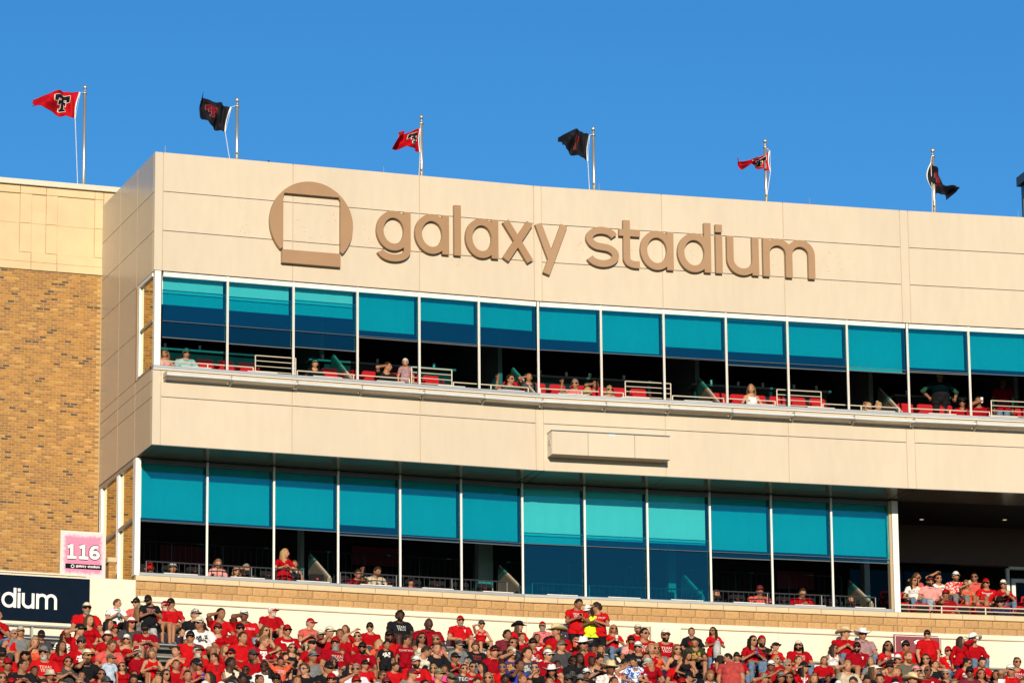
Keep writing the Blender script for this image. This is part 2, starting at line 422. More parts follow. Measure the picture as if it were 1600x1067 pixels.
# roof, floors, ceilings, inner walls
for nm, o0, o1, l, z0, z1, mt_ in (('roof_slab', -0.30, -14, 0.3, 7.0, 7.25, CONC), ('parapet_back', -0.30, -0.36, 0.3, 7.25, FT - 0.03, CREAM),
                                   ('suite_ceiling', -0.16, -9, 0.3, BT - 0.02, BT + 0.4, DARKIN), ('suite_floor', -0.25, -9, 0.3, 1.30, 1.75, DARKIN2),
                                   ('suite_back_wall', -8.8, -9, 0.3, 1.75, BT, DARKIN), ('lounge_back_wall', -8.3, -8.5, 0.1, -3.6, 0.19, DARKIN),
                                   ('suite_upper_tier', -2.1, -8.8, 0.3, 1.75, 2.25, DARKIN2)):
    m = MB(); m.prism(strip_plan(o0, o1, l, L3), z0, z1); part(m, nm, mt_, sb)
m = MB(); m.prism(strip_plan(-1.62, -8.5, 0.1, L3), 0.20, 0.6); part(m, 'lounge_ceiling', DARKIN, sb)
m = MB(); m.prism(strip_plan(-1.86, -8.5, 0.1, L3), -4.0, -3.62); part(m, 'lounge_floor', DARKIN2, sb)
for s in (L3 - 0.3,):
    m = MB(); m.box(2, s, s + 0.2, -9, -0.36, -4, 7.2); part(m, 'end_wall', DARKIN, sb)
# suite partitions
for i, s in ((0, 5.3), (0, 10.3), (1, 5.2), (1, 10.2), (2, 4.0)):
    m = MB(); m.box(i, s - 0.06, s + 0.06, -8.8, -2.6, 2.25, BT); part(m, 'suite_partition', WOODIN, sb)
# soffit panels
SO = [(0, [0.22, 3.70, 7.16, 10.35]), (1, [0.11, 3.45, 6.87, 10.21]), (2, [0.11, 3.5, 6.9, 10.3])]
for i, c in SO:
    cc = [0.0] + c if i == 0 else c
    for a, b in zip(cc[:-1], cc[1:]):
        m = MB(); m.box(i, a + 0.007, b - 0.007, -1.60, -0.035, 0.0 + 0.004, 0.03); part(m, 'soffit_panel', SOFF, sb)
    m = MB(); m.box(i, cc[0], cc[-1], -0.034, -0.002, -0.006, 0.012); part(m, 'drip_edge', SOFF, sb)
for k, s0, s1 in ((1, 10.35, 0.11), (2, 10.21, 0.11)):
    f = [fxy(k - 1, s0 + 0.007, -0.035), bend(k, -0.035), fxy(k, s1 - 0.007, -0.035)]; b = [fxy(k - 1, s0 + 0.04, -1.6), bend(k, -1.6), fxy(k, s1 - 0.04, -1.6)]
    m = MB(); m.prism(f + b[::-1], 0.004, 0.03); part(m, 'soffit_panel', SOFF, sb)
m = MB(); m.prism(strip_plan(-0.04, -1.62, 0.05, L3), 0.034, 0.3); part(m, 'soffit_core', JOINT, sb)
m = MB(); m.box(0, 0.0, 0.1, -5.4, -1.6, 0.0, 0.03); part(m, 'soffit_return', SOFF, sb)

# ------------------------------------------------------------------ windows
def zz(i, o, x, y): return un(i, o, x, y)[1]

UPM = [(0, 252), (0, 354.5), (0, 457.5), (0, 557.5), (0, 654), (0, 747), (0, 841), (1, 938.5), (1, 1036.5), (1, 1134), (1, 1230), (1, 1323), (1, 1416.5), (2, 1513), (2, 1608)]
ups = [un(i, -0.1, x, 500 if i == 0 else 560)[0] for i, x in UPM]
# per pane: bay, left s, right s, centre px, blind bottom y, sash bottom y
UPD = [(303, 478, 532), (405, 487.5, 542), (507, 494, 547), (606, 518, 532), (700, 503, 539), (794, 513, 545), (890, 531, 551), (987, 550, 555.5), (1085, 543, 562.6),
       (1181, 550.5, 574), (1276, 556, 579), (1370, 579, 582.5), (1464, 575, 584.7), (1560, 577.5, 586.7)]
LOM = [(0, 219), (0, 323), (0, 427.5), (0, 528), (0, 625), (0, 720.5), (0, 817), (1, 914), (1, 1012), (1, 1110), (1, 1206), (1, 1300), (1, 1393)]
los = [un(i, -1.55, x, 850 if i == 0 else 870)[0] for i, x in LOM]
LOD = [(270, 810, 818), (374, 817.4, 824), (477, 822, 829), (576, 821, 839.5), (672, 836, 846), (768, 842.5, 851), (865, 848.7, None), (963, 843.7, None), (1061, 848.5, None), (1158, 859, 874), (1253, 863, 876), (1347, 867, 879.6)]
FIXZ_UP = np.mean([zz(0, -0.09, 303, 504.6), zz(0, -0.09, 405, 513.7), zz(0, -0.09, 507, 520), zz(1, -0.09, 1181, 565), zz(1, -0.09, 1276, 570.6)])
FIXZ_LO = np.mean([zz(0, -1.55, 576, 834), zz(1, -1.55, 963, 855), zz(1, -1.55, 1061, 858)])
ORD = ['first', 'second', 'third', 'fourth', 'fifth', 'sixth', 'seventh', 'eighth', 'ninth', 'tenth', 'eleventh', 'twelfth', 'thirteenth', 'fourteenth']


def window(i, s0, s1, ob, ztop, zsill, fixz, blindz, sash0, sash1, label):
    """head and sill frame, fixed upper light, vertically sliding sash behind it, roller blind inside"""
    m = MB(); m.rbox(i, s0, s1, ob - 0.10, ob, ztop - 0.12, ztop, r=0.006); m.rbox(i, s0, s1, ob - 0.03, ob + 0.012, ztop - 0.05, ztop - 0.012, r=0.004)
    w = part(m, 'window', WHITE if ztop > 2 else SASHM, sb); w['label'] = label
    q = lambda o, za, zb: (lambda mb: (mb.add([fp(i, s0, o, za), fp(i, s1, o, za), fp(i, s1, o, zb), fp(i, s0, o, zb)], [(0, 1, 2, 3)]), mb)[1])(MB())
    part(q(ob - 0.045, fixz, ztop - 0.12), 'glass_pane', GLASS, w)
    m = MB(); m.box(i, s0, s1, ob - 0.06, ob - 0.04, fixz - 0.012, fixz); part(m, 'pane_edge', SASHM, w)
    st = min(sash1, ztop - 0.125)
    part(q(ob - 0.09, sash0 + 0.02, st), 'sash_glass', GLASS2, w)
    m = MB(); m.box(i, s0, s1, ob - 0.105, ob - 0.075, sash0, sash0 + 0.022); part(m, 'sash_rail', SASHM, w)
    if sash1 < ztop - 0.14:
        m = MB(); m.box(i, s0, s1, ob - 0.105, ob - 0.075, st - 0.005, st + 0.015); part(m, 'sash_rail', SASHM, w)
    bm = MB(); n = 14
    for k in range(n):                                    # blind: faint vertical ripples, hem bar at the bottom
        a, b = s0 + 0.03 + (s1 - s0 - 0.06) * k / n, s0 + 0.03 + (s1 - s0 - 0.06) * (k + 1) / n
        oa, ob_ = ob - 0.26 + 0.004 * math.sin(k * 1.7), ob - 0.26 + 0.004 * math.sin((k + 1) * 1.7)
        bm.add([fp(i, a, oa, blindz), fp(i, b, ob_, blindz), fp(i, b, ob_, ztop - 0.02), fp(i, a, oa, ztop - 0.02)], [(0, 1, 2, 3)])
    bl_ = part(bm, 'roller_blind', BLIND, w)
    m = MB(); m.rbox(i, s0 + 0.03, s1 - 0.03, ob - 0.275, ob - 0.248, blindz - 0.03, blindz, r=0.006); part(m, 'hem_bar', BLIND, w)
    return w


for k, (c, yb, ym) in enumerate(UPD):
    i = 0 if k < 6 else (1 if k < 12 else 2)
    s0 = ups[k] if k not in (6, 12) else 0.02
    s1 = ups[k + 1] if k not in (5, 11) else (L1 - 0.02 if k == 5 else L2 - 0.02)
    bz = zz(i, -0.3, c, yb); z0 = zz(i, -0.17, c, ym)
    window(i, s0 + 0.027, s1 - 0.027, -0.03, BT - 0.015, 2.05, FIXZ_UP, bz, z0, z0 + 1.25, f'{ORD[k]} upper window from the left corner')
for k, (c, yb, ym) in enumerate(LOD):
    i = 0 if k < 6 else 1
    s0 = los[k] if k != 6 else -0.06
    s1 = los[k + 1] if k != 5 else L1 + 0.06
    bz = zz(i, -1.8, c, yb); z0 = zz(i, -1.67, c, ym) if ym else -3.0
    window(i, s0 + 0.027, s1 - 0.027, -1.52, 0.0 - 0.03, -3.05, FIXZ_LO, bz, z0, z0 + 1.66, f'{ORD[k]} lower window from the left corner')

for k in range(4):                                        # the row goes on beyond the frame
    s0, s1 = ups[14] + 1.76 * k, ups[14] + 1.76 * (k + 1); z0 = 3.0 + 0.12 * (k % 2)
    window(2, s0 + 0.032, s1 - 0.032, -0.03, BT - 0.015, 2.05, FIXZ_UP, 3.15 + 0.1 * (k % 3), z0, z0 + 1.25, f'{["fifteenth", "sixteenth", "seventeenth", "eighteenth"][k]} upper window from the left corner')


def bar(i, s, w, o0, o1, z0, z1, nm, mt_, r=0.006):
    m = MB(); m.rbox(i, s - w / 2, s + w / 2, o0, o1, z0, z1, r=r); return part(m, nm, mt_, sb)


for k, (i, x) in enumerate(UPM[1:-1]):
    s = ups[k + 1]
    if k + 1 == 6: s, i = 0.0, 1
    if k + 1 == 12: s, i = 0.0, 2
    bar(i, s, 0.052, -0.072, -0.012, 2.07, BT - 0.012, 'mullion', WHITE)
    bar(i, s, 0.014, -0.014, -0.006, 2.07, BT - 0.14, 'mullion_cap', TRIMC)
for k, (i, x) in enumerate(LOM[1:-1]):
    s = los[k + 1]
    if k + 1 == 6: s = L1 + 0.055; i = 0
    bar(i, s, 0.052, -1.562, -1.507, -3.06, -0.02, 'mullion', WHITE)
for k in range(5): bar(2, ups[14] + 1.76 * k, 0.052, -0.072, -0.012, 2.07, BT - 0.012, 'mullion', WHITE)
m = MB(); m.rbox(0, 0.03, 0.20, -0.17, 0.0, 2.05, BT - 0.005, r=0.008); part(m, 'corner_post', WHITE, sb)
m = MB(); m.rbox(0, -0.03, 0.115, -1.72, -1.47, -3.08, -0.03, r=0.008); part(m, 'corner_post', WHITE, sb)
m = MB(); m.rbox(1, los[12] + 0.02, los[12] + 0.19, -1.74, -1.46, -3.08, -0.03, r=0.008); part(m, 'corner_post', WHITE, sb)
m = MB(); m.rbox(1, los[12] - 0.06, los[12] + 0.015, -1.7, -1.5, -3.07, -0.03, r=0.008); part(m, 'jamb', TRIMC, sb)
# sills
for i, a, b in ((0, 0.0, L1), (1, 0.0, L2), (2, 0.0, L3)):
    m = MB(); m.rbox(i, a, b, -0.30, 0.04, 1.985, 2.075, r=0.01); part(m, 'window_sill', SILL, sb)
    m = MB(); m.rbox(i, a, b, -0.02, 0.055, 1.955, 1.982, r=0.006); part(m, 'sill_flashing', WHITE, sb)
for i, a, b in ((0, 0.1, L1 + 0.05), (1, -0.05, los[12] + 0.0)):
    m = MB(); m.rbox(i, a, b, -1.78, -1.46, -3.083, -3.0, r=0.01); part(m, 'window_sill', SILL, sb)
# return windows on the corner
RP = lambda s, d, z: fp(0, s, -d, z)
def rbox_ret(s0, s1, d0, d1, z0, z1, nm, mt_):
    m = MB(); m.hexa([RP(s0, d1, z0), RP(s0, d0, z0), RP(s1, d0, z0), RP(s1, d1, z0), RP(s0, d1, z1), RP(s0, d0, z1), RP(s1, d0, z1), RP(s1, d1, z1)]); return part(m, nm, mt_, sb)
m = MB(); m.add([RP(0.06, 0.15, 2.07), RP(0.06, 1.6, 2.07), RP(0.06, 1.6, 4.5), RP(0.06, 0.15, 4.5)], [(0, 1, 2, 3)]); part(m, 'return_glass', CLEARG, sb)
rbox_ret(0.0, 0.1, 0.17, 1.74, 4.44, 4.53, 'return_head', WHITE); rbox_ret(0.0, 0.1, 0.17, 1.74, 2.02, 2.08, 'return_sill', SILL)
rbox_ret(0.0, 0.1, 1.42, 1.55, 2.08, 4.44, 'return_jamb', WHITE); rbox_ret(-0.01, 0.1, 1.58, 1.74, 2.02, 4.5, 'return_trim', TRIMC)
rbox_ret(0.02, 0.09, 0.17, 1.42, 3.24, 3.30, 'return_transom', SILL)
m = MB(); m.add([RP(0.06, 1.7, -3.1), RP(0.06, 5.4, -3.1), RP(0.06, 5.4, -0.05), RP(0.06, 1.7, -0.05)], [(0, 1, 2, 3)]); part(m, 'return_glass', CLEARG, sb)
rbox_ret(0.0, 0.1, 1.72, 5.4, -0.12, -0.005, 'return_head', SILL)
for d in (3.32, 5.12): rbox_ret(-0.015, 0.1, d - 0.05, d + 0.05, -3.15, -0.12, 'return_mullion', WHITE); rbox_ret(-0.015, 0.1, d + 0.09, d + 0.16, -3.15, -0.12, 'return_mullion', WHITE)
rbox_ret(-0.01, 0.09, 1.72, 5.4, -1.62, -1.54, 'return_transom', SILL)
m = MB(); m.box(0, 0.12, 0.30, -5.4, -1.75, -3.7, -3.1); part(m, 'return_base', CASTST, sb)
# catch tray below the upper windows
def perforated():
    m = bpy.data.materials.new('perforated_metal'); m.use_nodes = True; MATS['perforated_metal'] = m
    t = m.node_tree; L = t.links; b = t.nodes['Principled BSDF']; b.inputs['Base Color'].default_value = (0.44, 0.38, 0.30, 1); b.inputs['Roughness'].default_value = 0.45; b.inputs['Metallic'].default_value = 0.2
    tc = t.nodes.new('ShaderNodeTexCoord'); v = t.nodes.new('ShaderNodeTexVoronoi'); v.inputs['Scale'].default_value = 26; v.inputs['Randomness'].default_value = 0
    mt2 = t.nodes.new('ShaderNodeMath'); mt2.operation = 'GREATER_THAN'; mt2.inputs[1].default_value = 0.22
    L.new(tc.outputs['Object'], v.inputs['Vector']); L.new(v.outputs['Distance'], mt2.inputs[0]); L.new(mt2.outputs[0], b.inputs['Alpha'])
    return m
PERF = perforated()
for i, S in ((0, [0.26] + ups[1:6] + [L1]), (1, [0.0] + ups[7:12] + [L2]), (2, [0.0, ups[13], 3.5, 5.3, 7.0, 8.8, 10.5, 12.5])):
    for a, b in zip(S[:-1], S[1:]):
        sag = random.uniform(0.0, 0.03); tr = MB()
        z = 1.745 - random.uniform(0, 0.012)
        tr.add([fp(i, a + 0.01, 0.0, z - 0.02), fp(i, b - 0.01, 0.0, z - 0.02), fp(i, b - 0.01, 0.36, z + 0.0), fp(i, (a + b) / 2, 0.36, z - sag * 0.3), fp(i, a + 0.01, 0.36, z)], [(0, 1, 2, 3, 4)])
        t_ = part(tr, 'catch_tray', PERF, sb)
        m = MB(); m.rbox(i, a + 0.008, b - 0.008, 0.365, 0.40, z - 0.004, z + 0.058, r=0.006); part(m, 'tray_front_bar', mat('galvanised_bar', (0.55, 0.58, 0.60), 0.4, var=0.08, scale=4), sb)
        m = MB(); c = a; m.add([fp(i, c + 0.02, 0, z - 0.10), fp(i, c + 0.07, 0, z - 0.10), fp(i, c + 0.07, 0.345, z - 0.01), fp(i, c + 0.02, 0.345, z - 0.01), fp(i, c + 0.02, 0, z - 0.03), fp(i, c + 0.07, 0, z - 0.03)],
                     [(0, 1, 2, 3), (4, 3, 2, 5), (0, 3, 4), (1, 5, 2), (0, 4, 5, 1)]); part(m, 'tray_bracket', SILL, sb)
        m = MB(); m.rbox(i, a + 0.01, a + 0.03, 0.0, 0.36, z, z + 0.12, r=0.003); part(m, 'tray_end', TRIMC, sb)

# ------------------------------------------------------------------ loudspeaker cabinet on the lower wall
ca, cb = un(1, 0.45, 862.4, 690), un(1, 0.45, 1047, 700)
zt, zbm = zz(1, 0.45, 862.4, 672), zz(1, 0.45, 862.4, 709)
spk = thing('equipment_cabinet', 'long cream metal equipment box fixed to the wall below the upper windows', 'cabinet', fp(1, 2, 0.2, zbm))
w3 = cb[0] - ca[0]
for a, b in ((0, 0.305), (0.305, 0.70), (0.70, 1.0)):
    m = MB(); m.rbox(1, ca[0] + w3 * a + 0.004, ca[0] + w3 * b - 0.004, 0.40, 0.45, zbm + 0.004, zt - 0.02, r=0.005); part(m, 'door_panel', CREAM, spk)
m = MB(); m.box(1, ca[0], cb[0], 0.002, 0.40, zbm, zt); part(m, 'case', CREAM, spk)
m = MB(); m.rbox(1, ca[0] - 0.01, cb[0] + 0.01, 0.002, 0.465, zt, zt + 0.02, r=0.004); part(m, 'lid', SILL, spk)
m = MB(); m.box(1, ca[0] + 1.55, ca[0] + 1.72, 0.45, 0.4525, zt - 0.075, zt - 0.025); part(m, 'sticker', mat('pale_blue_sticker', (0.45, 0.62, 0.75), 0.5), spk)
m = MB(); m.box(1, ca[0] - 0.006, ca[0] + 0.0, 0.12, 0.32, zbm + 0.28, zbm + 0.42); part(m, 'side_vent', SILL, spk)
# ------------------------------------------------------------------ brick building on the left
OBK = -5.41
bb = thing('brick_building', 'golden brick building with cream stone frieze at the left edge', 'building', fp(0, -2, OBK, -4))
m = MB(); m.box(0, -9, 0.0, OBK - 0.4, OBK + 0.0, -5.0, 5.75); part(m, 'mortar_wall', MORTAR, bb)
zf = [zz(0, OBK, 0, y) for y in (278.3, 286.3, 299, 345, 390.5, 405.5)] ; zbt = 5.76
m = MB(); m.box(0, -9, 3.0, OBK - 2, OBK + 0.10, zf[1], zf[0]); part(m, 'coping', COPING, bb)
m = MB(); m.box(0, -9, 0.03, OBK - 0.4, OBK - 0.055, zbt, zf[1]); part(m, 'frieze_recess', STONE, bb)
m = MB(); m.box(0, 0.03, 3.0, OBK - 0.4, OBK - 0.002, 7.3, zf[1]); part(m, 'frieze_end', STONE, bb)
EX = [un(0, OBK, x, 350)[0] for x in (31, 49.5, 72, 90, 148)]
def stone(s0, s1, z0, z1, o1): 
    m = MB(); m.rbox(0, s0 + 0.004, s1 - 0.004, OBK - 0.05, o1, z0 + 0.004, z1 - 0.004, r=0.006); part(m, 'frieze_stone', STONE, bb)
for s0, s1 in zip([-9, -6.2, -4.4, EX[0] + 0.004, EX[2], EX[4]], [-6.2, -4.4, EX[0], EX[2], EX[4], 0.02]): stone(s0, s1, zf[2], zf[1] - .005, OBK + 0.0)
for s0, s1 in ((-9, -6.0), (-6.0, EX[1]), (EX[1], EX[3]), (EX[3], 0.02)): stone(s0, s1, zf[5], zf[4], OBK + 0.0); stone(s0, s1, zbt + .01, zf[5], OBK + 0.015)
for s0, s1 in ((EX[0], EX[1]), (EX[2], EX[3]), (EX[4], 0.02), (-6.3, -5.9), (-5.2, -4.9)):
    for z0, z1 in ((zf[4], zf[3]), (zf[3], zf[2])): stone(s0, s1, z0, z1, OBK + 0.0)
for s0, s1 in ((-4.9, EX[0]), (EX[1], EX[2]), (EX[3], EX[4]), (-5.9, -5.2)):
    for z0, z1 in ((zf[4], zf[3]), (zf[3], zf[2])): stone(s0, s1, z0, z1, OBK - 0.045)
BLX, BHZ = 0.196, 0.0705
me = MB(); me.add([(0, 0.02, 0), (0.183, 0.02, 0), (0.183, 0.02, 0.0575), (0, 0.02, 0.0575), (0.003, -0.007, 0.003), (0.18, -0.007, 0.003), (0.18, -0.007, 0.0545), (0.003, -0.007, 0.0545)],
                  [(4, 5, 6, 7), (0, 1, 5, 4), (1, 2, 6, 5), (2, 3, 7, 6), (3, 0, 4, 7)])
brick_me = me.mesh('brick'); brick_me.materials.append(BRICKM[0])
rest = [MB() for _ in range(4)]; bricks = []
for r in range(int((5.75 + 4.6) / BHZ)):
    z = 5.755 - (r + 1) * BHZ
    for c in range(45):
        s = -0.012 - (c + 1) * BLX + (BLX / 2 if r % 2 else 0)
        w = 1.0
        if s + 0.183 > 0: continue
        q = random.random(); k = 3 if q < 0.055 else (1 if q < 0.48 else (2 if q < 0.56 else 0))
        bricks.append((s, z, k))
vis = [b for b in bricks if b[0] > -2.9 and b[1] > -1.9]
pick = [b for b in vis if b[2] == 3]
near = sorted([b for b in vis if b[2] != 3], key=lambda b: (b[0] + 1.2) ** 2 + (b[1] + 0.3) ** 2)
pick = set((pick + near)[:300])
for b in bricks:
    w = fp(0, b[0], OBK + 0.004 * random.random(), b[1])
    if b in pick:
        o = link('brick', brick_me, bb); o.location = Vector(w) - Vector(bb.location)
        o.material_slots[0].link = 'OBJECT'; o.material_slots[0].material = BRICKM[b[2]]
    else: rest[b[2]].add([(v[0] + w[0], v[1] + w[1], v[2] + w[2]) for v in me.v], me.f)
allr = MB()
for k in range(4):
    for f in rest[k].f: pass
    allr.add(rest[k].v, rest[k].f, k)
o = part(allr, 'brickwork', BRICKM, bb); o['kind'] = 'stuff'
# brick pier beside the corner glazing
pr = thing('brick_pier', 'short brick pier with cream stone cap beside the corner glazing', 'pier', fp(0, -0.5, -2.6, -3.2))
s0 = un(0, -2.4, 169.5, 890)[0]; s1 = un(0, -2.4, 181.5, 890)[0]; zc = zz(0, -2.4, 169, 878); zc2 = zz(0, -2.4, 169, 870)
m = MB(); m.box(0, s0 + .006, s1 - .006, -2.9, -2.41, -4.2, zc); part(m, 'mortar_core', MORTAR, pr)
m = MB(); m.rbox(0, s0 - 0.03, s1 + 0.03, -2.93, -2.37, zc, zc2, r=0.02); part(m, 'cap_stone', CASTST, pr)
for r in range(14):
    for c in range(2):
        z = zc - (r + 1) * BHZ; L = (s1 - s0) / 2
        m = MB(); m.rbox(0, s0 + c * L + 0.004, s0 + (c + 1) * L - 0.004, -2.6, -2.40, z, z + 0.058, r=0.003); part(m, 'brick', random.choice(BRICKM[:3]), pr)

# ------------------------------------------------------------------ cream end wall with navy banner, pink section sign
ew = thing('end_wall', 'plain cream wall left of the block wall carrying a navy banner', 'wall', fp(0, -4, -1.4, -5.6))
zt0 = zz(0, -1.36, 211, 905.5)
m = MB(); m.rbox(0, -9, -0.005, -1.75, -1.36, -5.9, zt0, r=0.02); part(m, 'wall_face', CREAMW, ew)
m = MB(); m.rbox(0, -9, -1.32, -1.9, -1.33, zt0 + 0.003, zt0 + 0.05, r=0.01); part(m, 'coping', CREAMW, ew)
sR = un(0, -1.34, 140, 940)[0]; zT = zz(0, -1.34, 140, 904.5); zBt = zz(0, -1.34, 140, 975)
nb = thing('navy_banner', 'navy banner with white lettering on the cream wall at lower left', 'banner', fp(0, -4, -1.34, zBt))
m = MB(); m.rbox(0, -9, sR, -1.356, -1.335, zBt, zT, r=0.003); part(m, 'banner_panel', NAVY, nb)


# ------------------------------------------------------------------ lettering: monoline glyphs drawn as strokes
def arc(cx, cy, rx, ry, a0, a1, n=18):
    return [(cx + rx * math.cos(math.radians(a0 + (a1 - a0) * k / n)), cy + ry * math.sin(math.radians(a0 + (a1 - a0) * k / n))) for k in range(n + 1)]


def glyph(ch, w, xh, t):
    """strokes (centre lines, closed?) of a round sans letter of width w, x-height xh, stroke t; baseline at 0"""
    h = t / 2; asc = xh * 1.30; desc = xh * 0.29; ov = xh * 0.012
    bowl = (arc(w / 2, xh / 2, w / 2 - h, xh / 2 - h + ov, 0, 360, 40)[:-1], True)
    if ch == 'a': return [bowl, ([(w - h, xh), (w - h, 0)], False)]
    if ch == 'd': return [bowl, ([(w - h, asc), (w - h, 0)], False)]
    if ch == 'g': return [bowl, ([(w - h, xh)] + arc(w / 2, -desc + xh * .30, w / 2 - h, xh * .30 - h, 0, -165, 18), False)]
    if ch == 'l': return [([(w / 2, asc), (w / 2, 0)], False)]
    if ch == 'i': return [([(w / 2, xh), (w / 2, 0)], False), ([(w / 2, xh * 1.28), (w / 2, xh * 1.08)], False)]
    if ch == 'x': return [([(h * 1.15, xh), (w - h * 1.15, 0)], False), ([(w - h * 1.15, xh), (h * 1.15, 0)], False)]
    if ch == 'y': return [([(h * 1.1, xh), (w * 0.52, xh * 0.04)], False), ([(w - h * 1.1, xh), (w * 0.34, -desc)], False)]
    if ch == 't': return [([(w * .36, xh * 1.24), (w * .36, xh * .28)] + arc(w * .36 + xh * .22, xh * .22 + h * .2, xh * .22, xh * .22 - h * .8, 180, 270, 10) + [(w * .97, h)], False), ([(0, xh - h), (w, xh - h)], False)]
    if ch == 'u': return [([(h, xh), (h, xh * .40)] + arc(w / 2, xh * .40, w / 2 - h, xh * .40 - h + ov, 180, 360, 22), False), ([(w - h, xh), (w - h, 0)], False)]
    if ch == 'm':
        q = (w - t) / 4
        return [([(h, xh), (h, 0)], False), (arc(h + q, xh - q - h * .9, q, q + h * .0 + .0, 180, 0, 16) + [(h + 2 * q, 0)], False), (arc(h + 3 * q, xh - q - h * .9, q, q, 180, 0, 16) + [(h + 4 * q, 0)], False)]
    if ch == 's':
        cx = w / 2; r1 = xh * .25
        return [(arc(cx, xh - h - (xh / 2 - h) / 2 + ov, w / 2 - h * 1.15, (xh / 2 - h) / 2 + ov, 20, 250, 22) + arc(cx, h + (xh / 2 - h) / 2 - ov, w / 2 - h, (xh / 2 - h) / 2 + ov, 70, -160, 22), False)]
    if ch == '1': return [([(w * .12, xh * .80), (w * .52, xh - h * .7)], False), ([(w * .52, xh), (w * .52, 0)], False), ([(w * .08, h * .75), (w * .98, h * .75)], False)]
    if ch == '6': return [(arc(w / 2, xh * .32, w / 2 - h, xh * .32 - h, 0, 360, 32)[:-1], True), (arc(w * .60, xh * .50, w * .60 - h, xh * .5 - h, 190, 62, 16), False)]
    return []


def strokes(mb, st, t, put, d0, d1, mi=0):
    """sweep each centre line to a solid of width t between depths d0 (back) and d1 (front)"""
    for n_, (pts, closed) in enumerate(st):
        P = np.array(pts, float); n = len(P); A = []; B = []
        for k in range(n):
            p0 = P[(k - 1) % n] if (closed or k > 0) else P[k]; p1 = P[(k + 1) % n] if (closed or k < n - 1) else P[k]
            e0 = P[k] - p0; e1 = p1 - P[k]
            e0 = e0 / (np.linalg.norm(e0) + 1e-9) if np.linalg.norm(e0) > 1e-9 else e1 / (np.linalg.norm(e1) + 1e-9)
            e1 = e1 / np.linalg.norm(e1) if np.linalg.norm(e1) > 1e-9 else e0
            d = e0 + e1; d /= (np.linalg.norm(d) + 1e-9); nn = np.array([-d[1], d[0]]); c = max(0.5, float(nn @ np.array([-e0[1], e0[0]])))
            A.append(P[k] + nn * t / 2 / c); B.append(P[k] - nn * t / 2 / c)
        f = d1 + 0.002 * n_
        V = []
        for k in range(n): V += [put(A[k][0], A[k][1], f), put(B[k][0], B[k][1], f), put(A[k][0], A[k][1], d0), put(B[k][0], B[k][1], d0)]
        F = []
        for k in range(n if closed else n - 1):
            a, b = 4 * k, 4 * ((k + 1) % n)
            F += [(a, a + 1, b + 1, b), (a + 3, a + 2, b + 2, b + 3), (a + 2, a, b, b + 2), (a + 1, a + 3, b + 3, b + 1)]
        if not closed: F += [(0, 2, 3, 1), (4 * (n - 1), 4 * (n - 1) + 1, 4 * (n - 1) + 3, 4 * (n - 1) + 2)]
        mb.add(V, F, mi)


sg = thing('wall_sign', 'tan raised lettering and round emblem across the upper cream facade', 'sign', fp(0, 8, 0, 5.4))
LT = [('g', 0, 588, 641), ('a', 0, 648, 701), ('l', 0, 708.5, 720.5), ('a', 0, 727, 778), ('x', 0, 783.5, 833.5), ('y', 1, 835, 887), ('s', 1, 914.5, 966.4), ('t', 1, 967, 999.6), ('a', 1, 1000, 1051.6),
      ('d', 1, 1058, 1110), ('i', 1, 1117, 1128.3), ('u', 1, 1135, 1184.5), ('m', 1, 1191.3, 1272)]
base0 = np.mean([zz(0, 0.1, 714, 399.5), zz(0, 0.1, 690, 398.0), zz(0, 0.1, 770, 404)])
base1 = np.mean([zz(1, 0.1, 1122, 427.4), zz(1, 0.1, 1045, 422), zz(1, 0.1, 1270, 437)])
xh_ = np.mean([zz(1, 0.1, 1122, 368.6), zz(1, 0.1, 1180, 371.5)]) - base1
for ch, i, x0, x1 in LT:
    s0 = un(i, 0.1, x0, 380)[0]; s1 = un(i, 0.1, x1, 380)[0]; b = base0 if i == 0 else base1
    t = 0.186
    mb = MB(); put = lambda u, v, d, s0=s0, b=b, i=i: fp(i, s0 + u, d, b + v)
    strokes(mb, glyph(ch, s1 - s0, xh_, t), t, put, 0.02, 0.14)
    part(mb, 'letter', TAN, sg)
ec = un(0, 0.1, 486, 348); er = (un(0, 0.1, 551, 350)[0] - un(0, 0.1, 421, 350)[0]) / 2
ec = ((un(0, 0.1, 551, 350)[0] + un(0, 0.1, 421, 350)[0]) / 2, zz(0, 0.1, 478, 284) - er)
qL, qR = un(0, 0.1, 442, 350)[0] - ec[0], un(0, 0.1, 531.5, 350)[0] - ec[0]; qT = zz(0, 0.1, 486, 305.5) - ec[1]; qB = zz(0, 0.1, 486, 393.5) - ec[1]; qBB = zz(0, 0.1, 486, 414.5) - ec[1]
aL = math.degrees(math.atan2(qB, -math.sqrt(er ** 2 - qB ** 2))); aR = math.degrees(math.atan2(qB, math.sqrt(er ** 2 - qB ** 2)))
n = 48; aL = aL % 360; ang = [aR + (aL - aR) * k / n for k in range(n + 1)]
outer = [(er * math.cos(math.radians(a)), er * math.sin(math.radians(a))) for a in ang]
inner = []
for (x, z), a in zip(outer, ang):                        # radial partner on the square cut-out
    c = []
    if x > 1e-6: c.append(qR / x)
    if x < -1e-6: c.append(qL / x)
    if z > 1e-6: c.append(qT / z)
    if z < -1e-6: c.append(qB / z)
    k = min(c); inner.append((x * k, z * k))
mb = MB(); V = []
for (x, z), (u, v) in zip(outer, inner): V += [fp(0, ec[0] + x, 0.14, ec[1] + z), fp(0, ec[0] + u, 0.14, ec[1] + v), fp(0, ec[0] + x, 0.02, ec[1] + z), fp(0, ec[0] + u, 0.02, ec[1] + v)]
F = []
for k in range(n):
    a, b = 4 * k, 4 * k + 4; F += [(a, b, b + 1, a + 1), (a + 3, b + 3, b + 2, a + 2), (a + 2, b + 2, b, a), (a + 1, b + 1, b + 3, a + 3)]
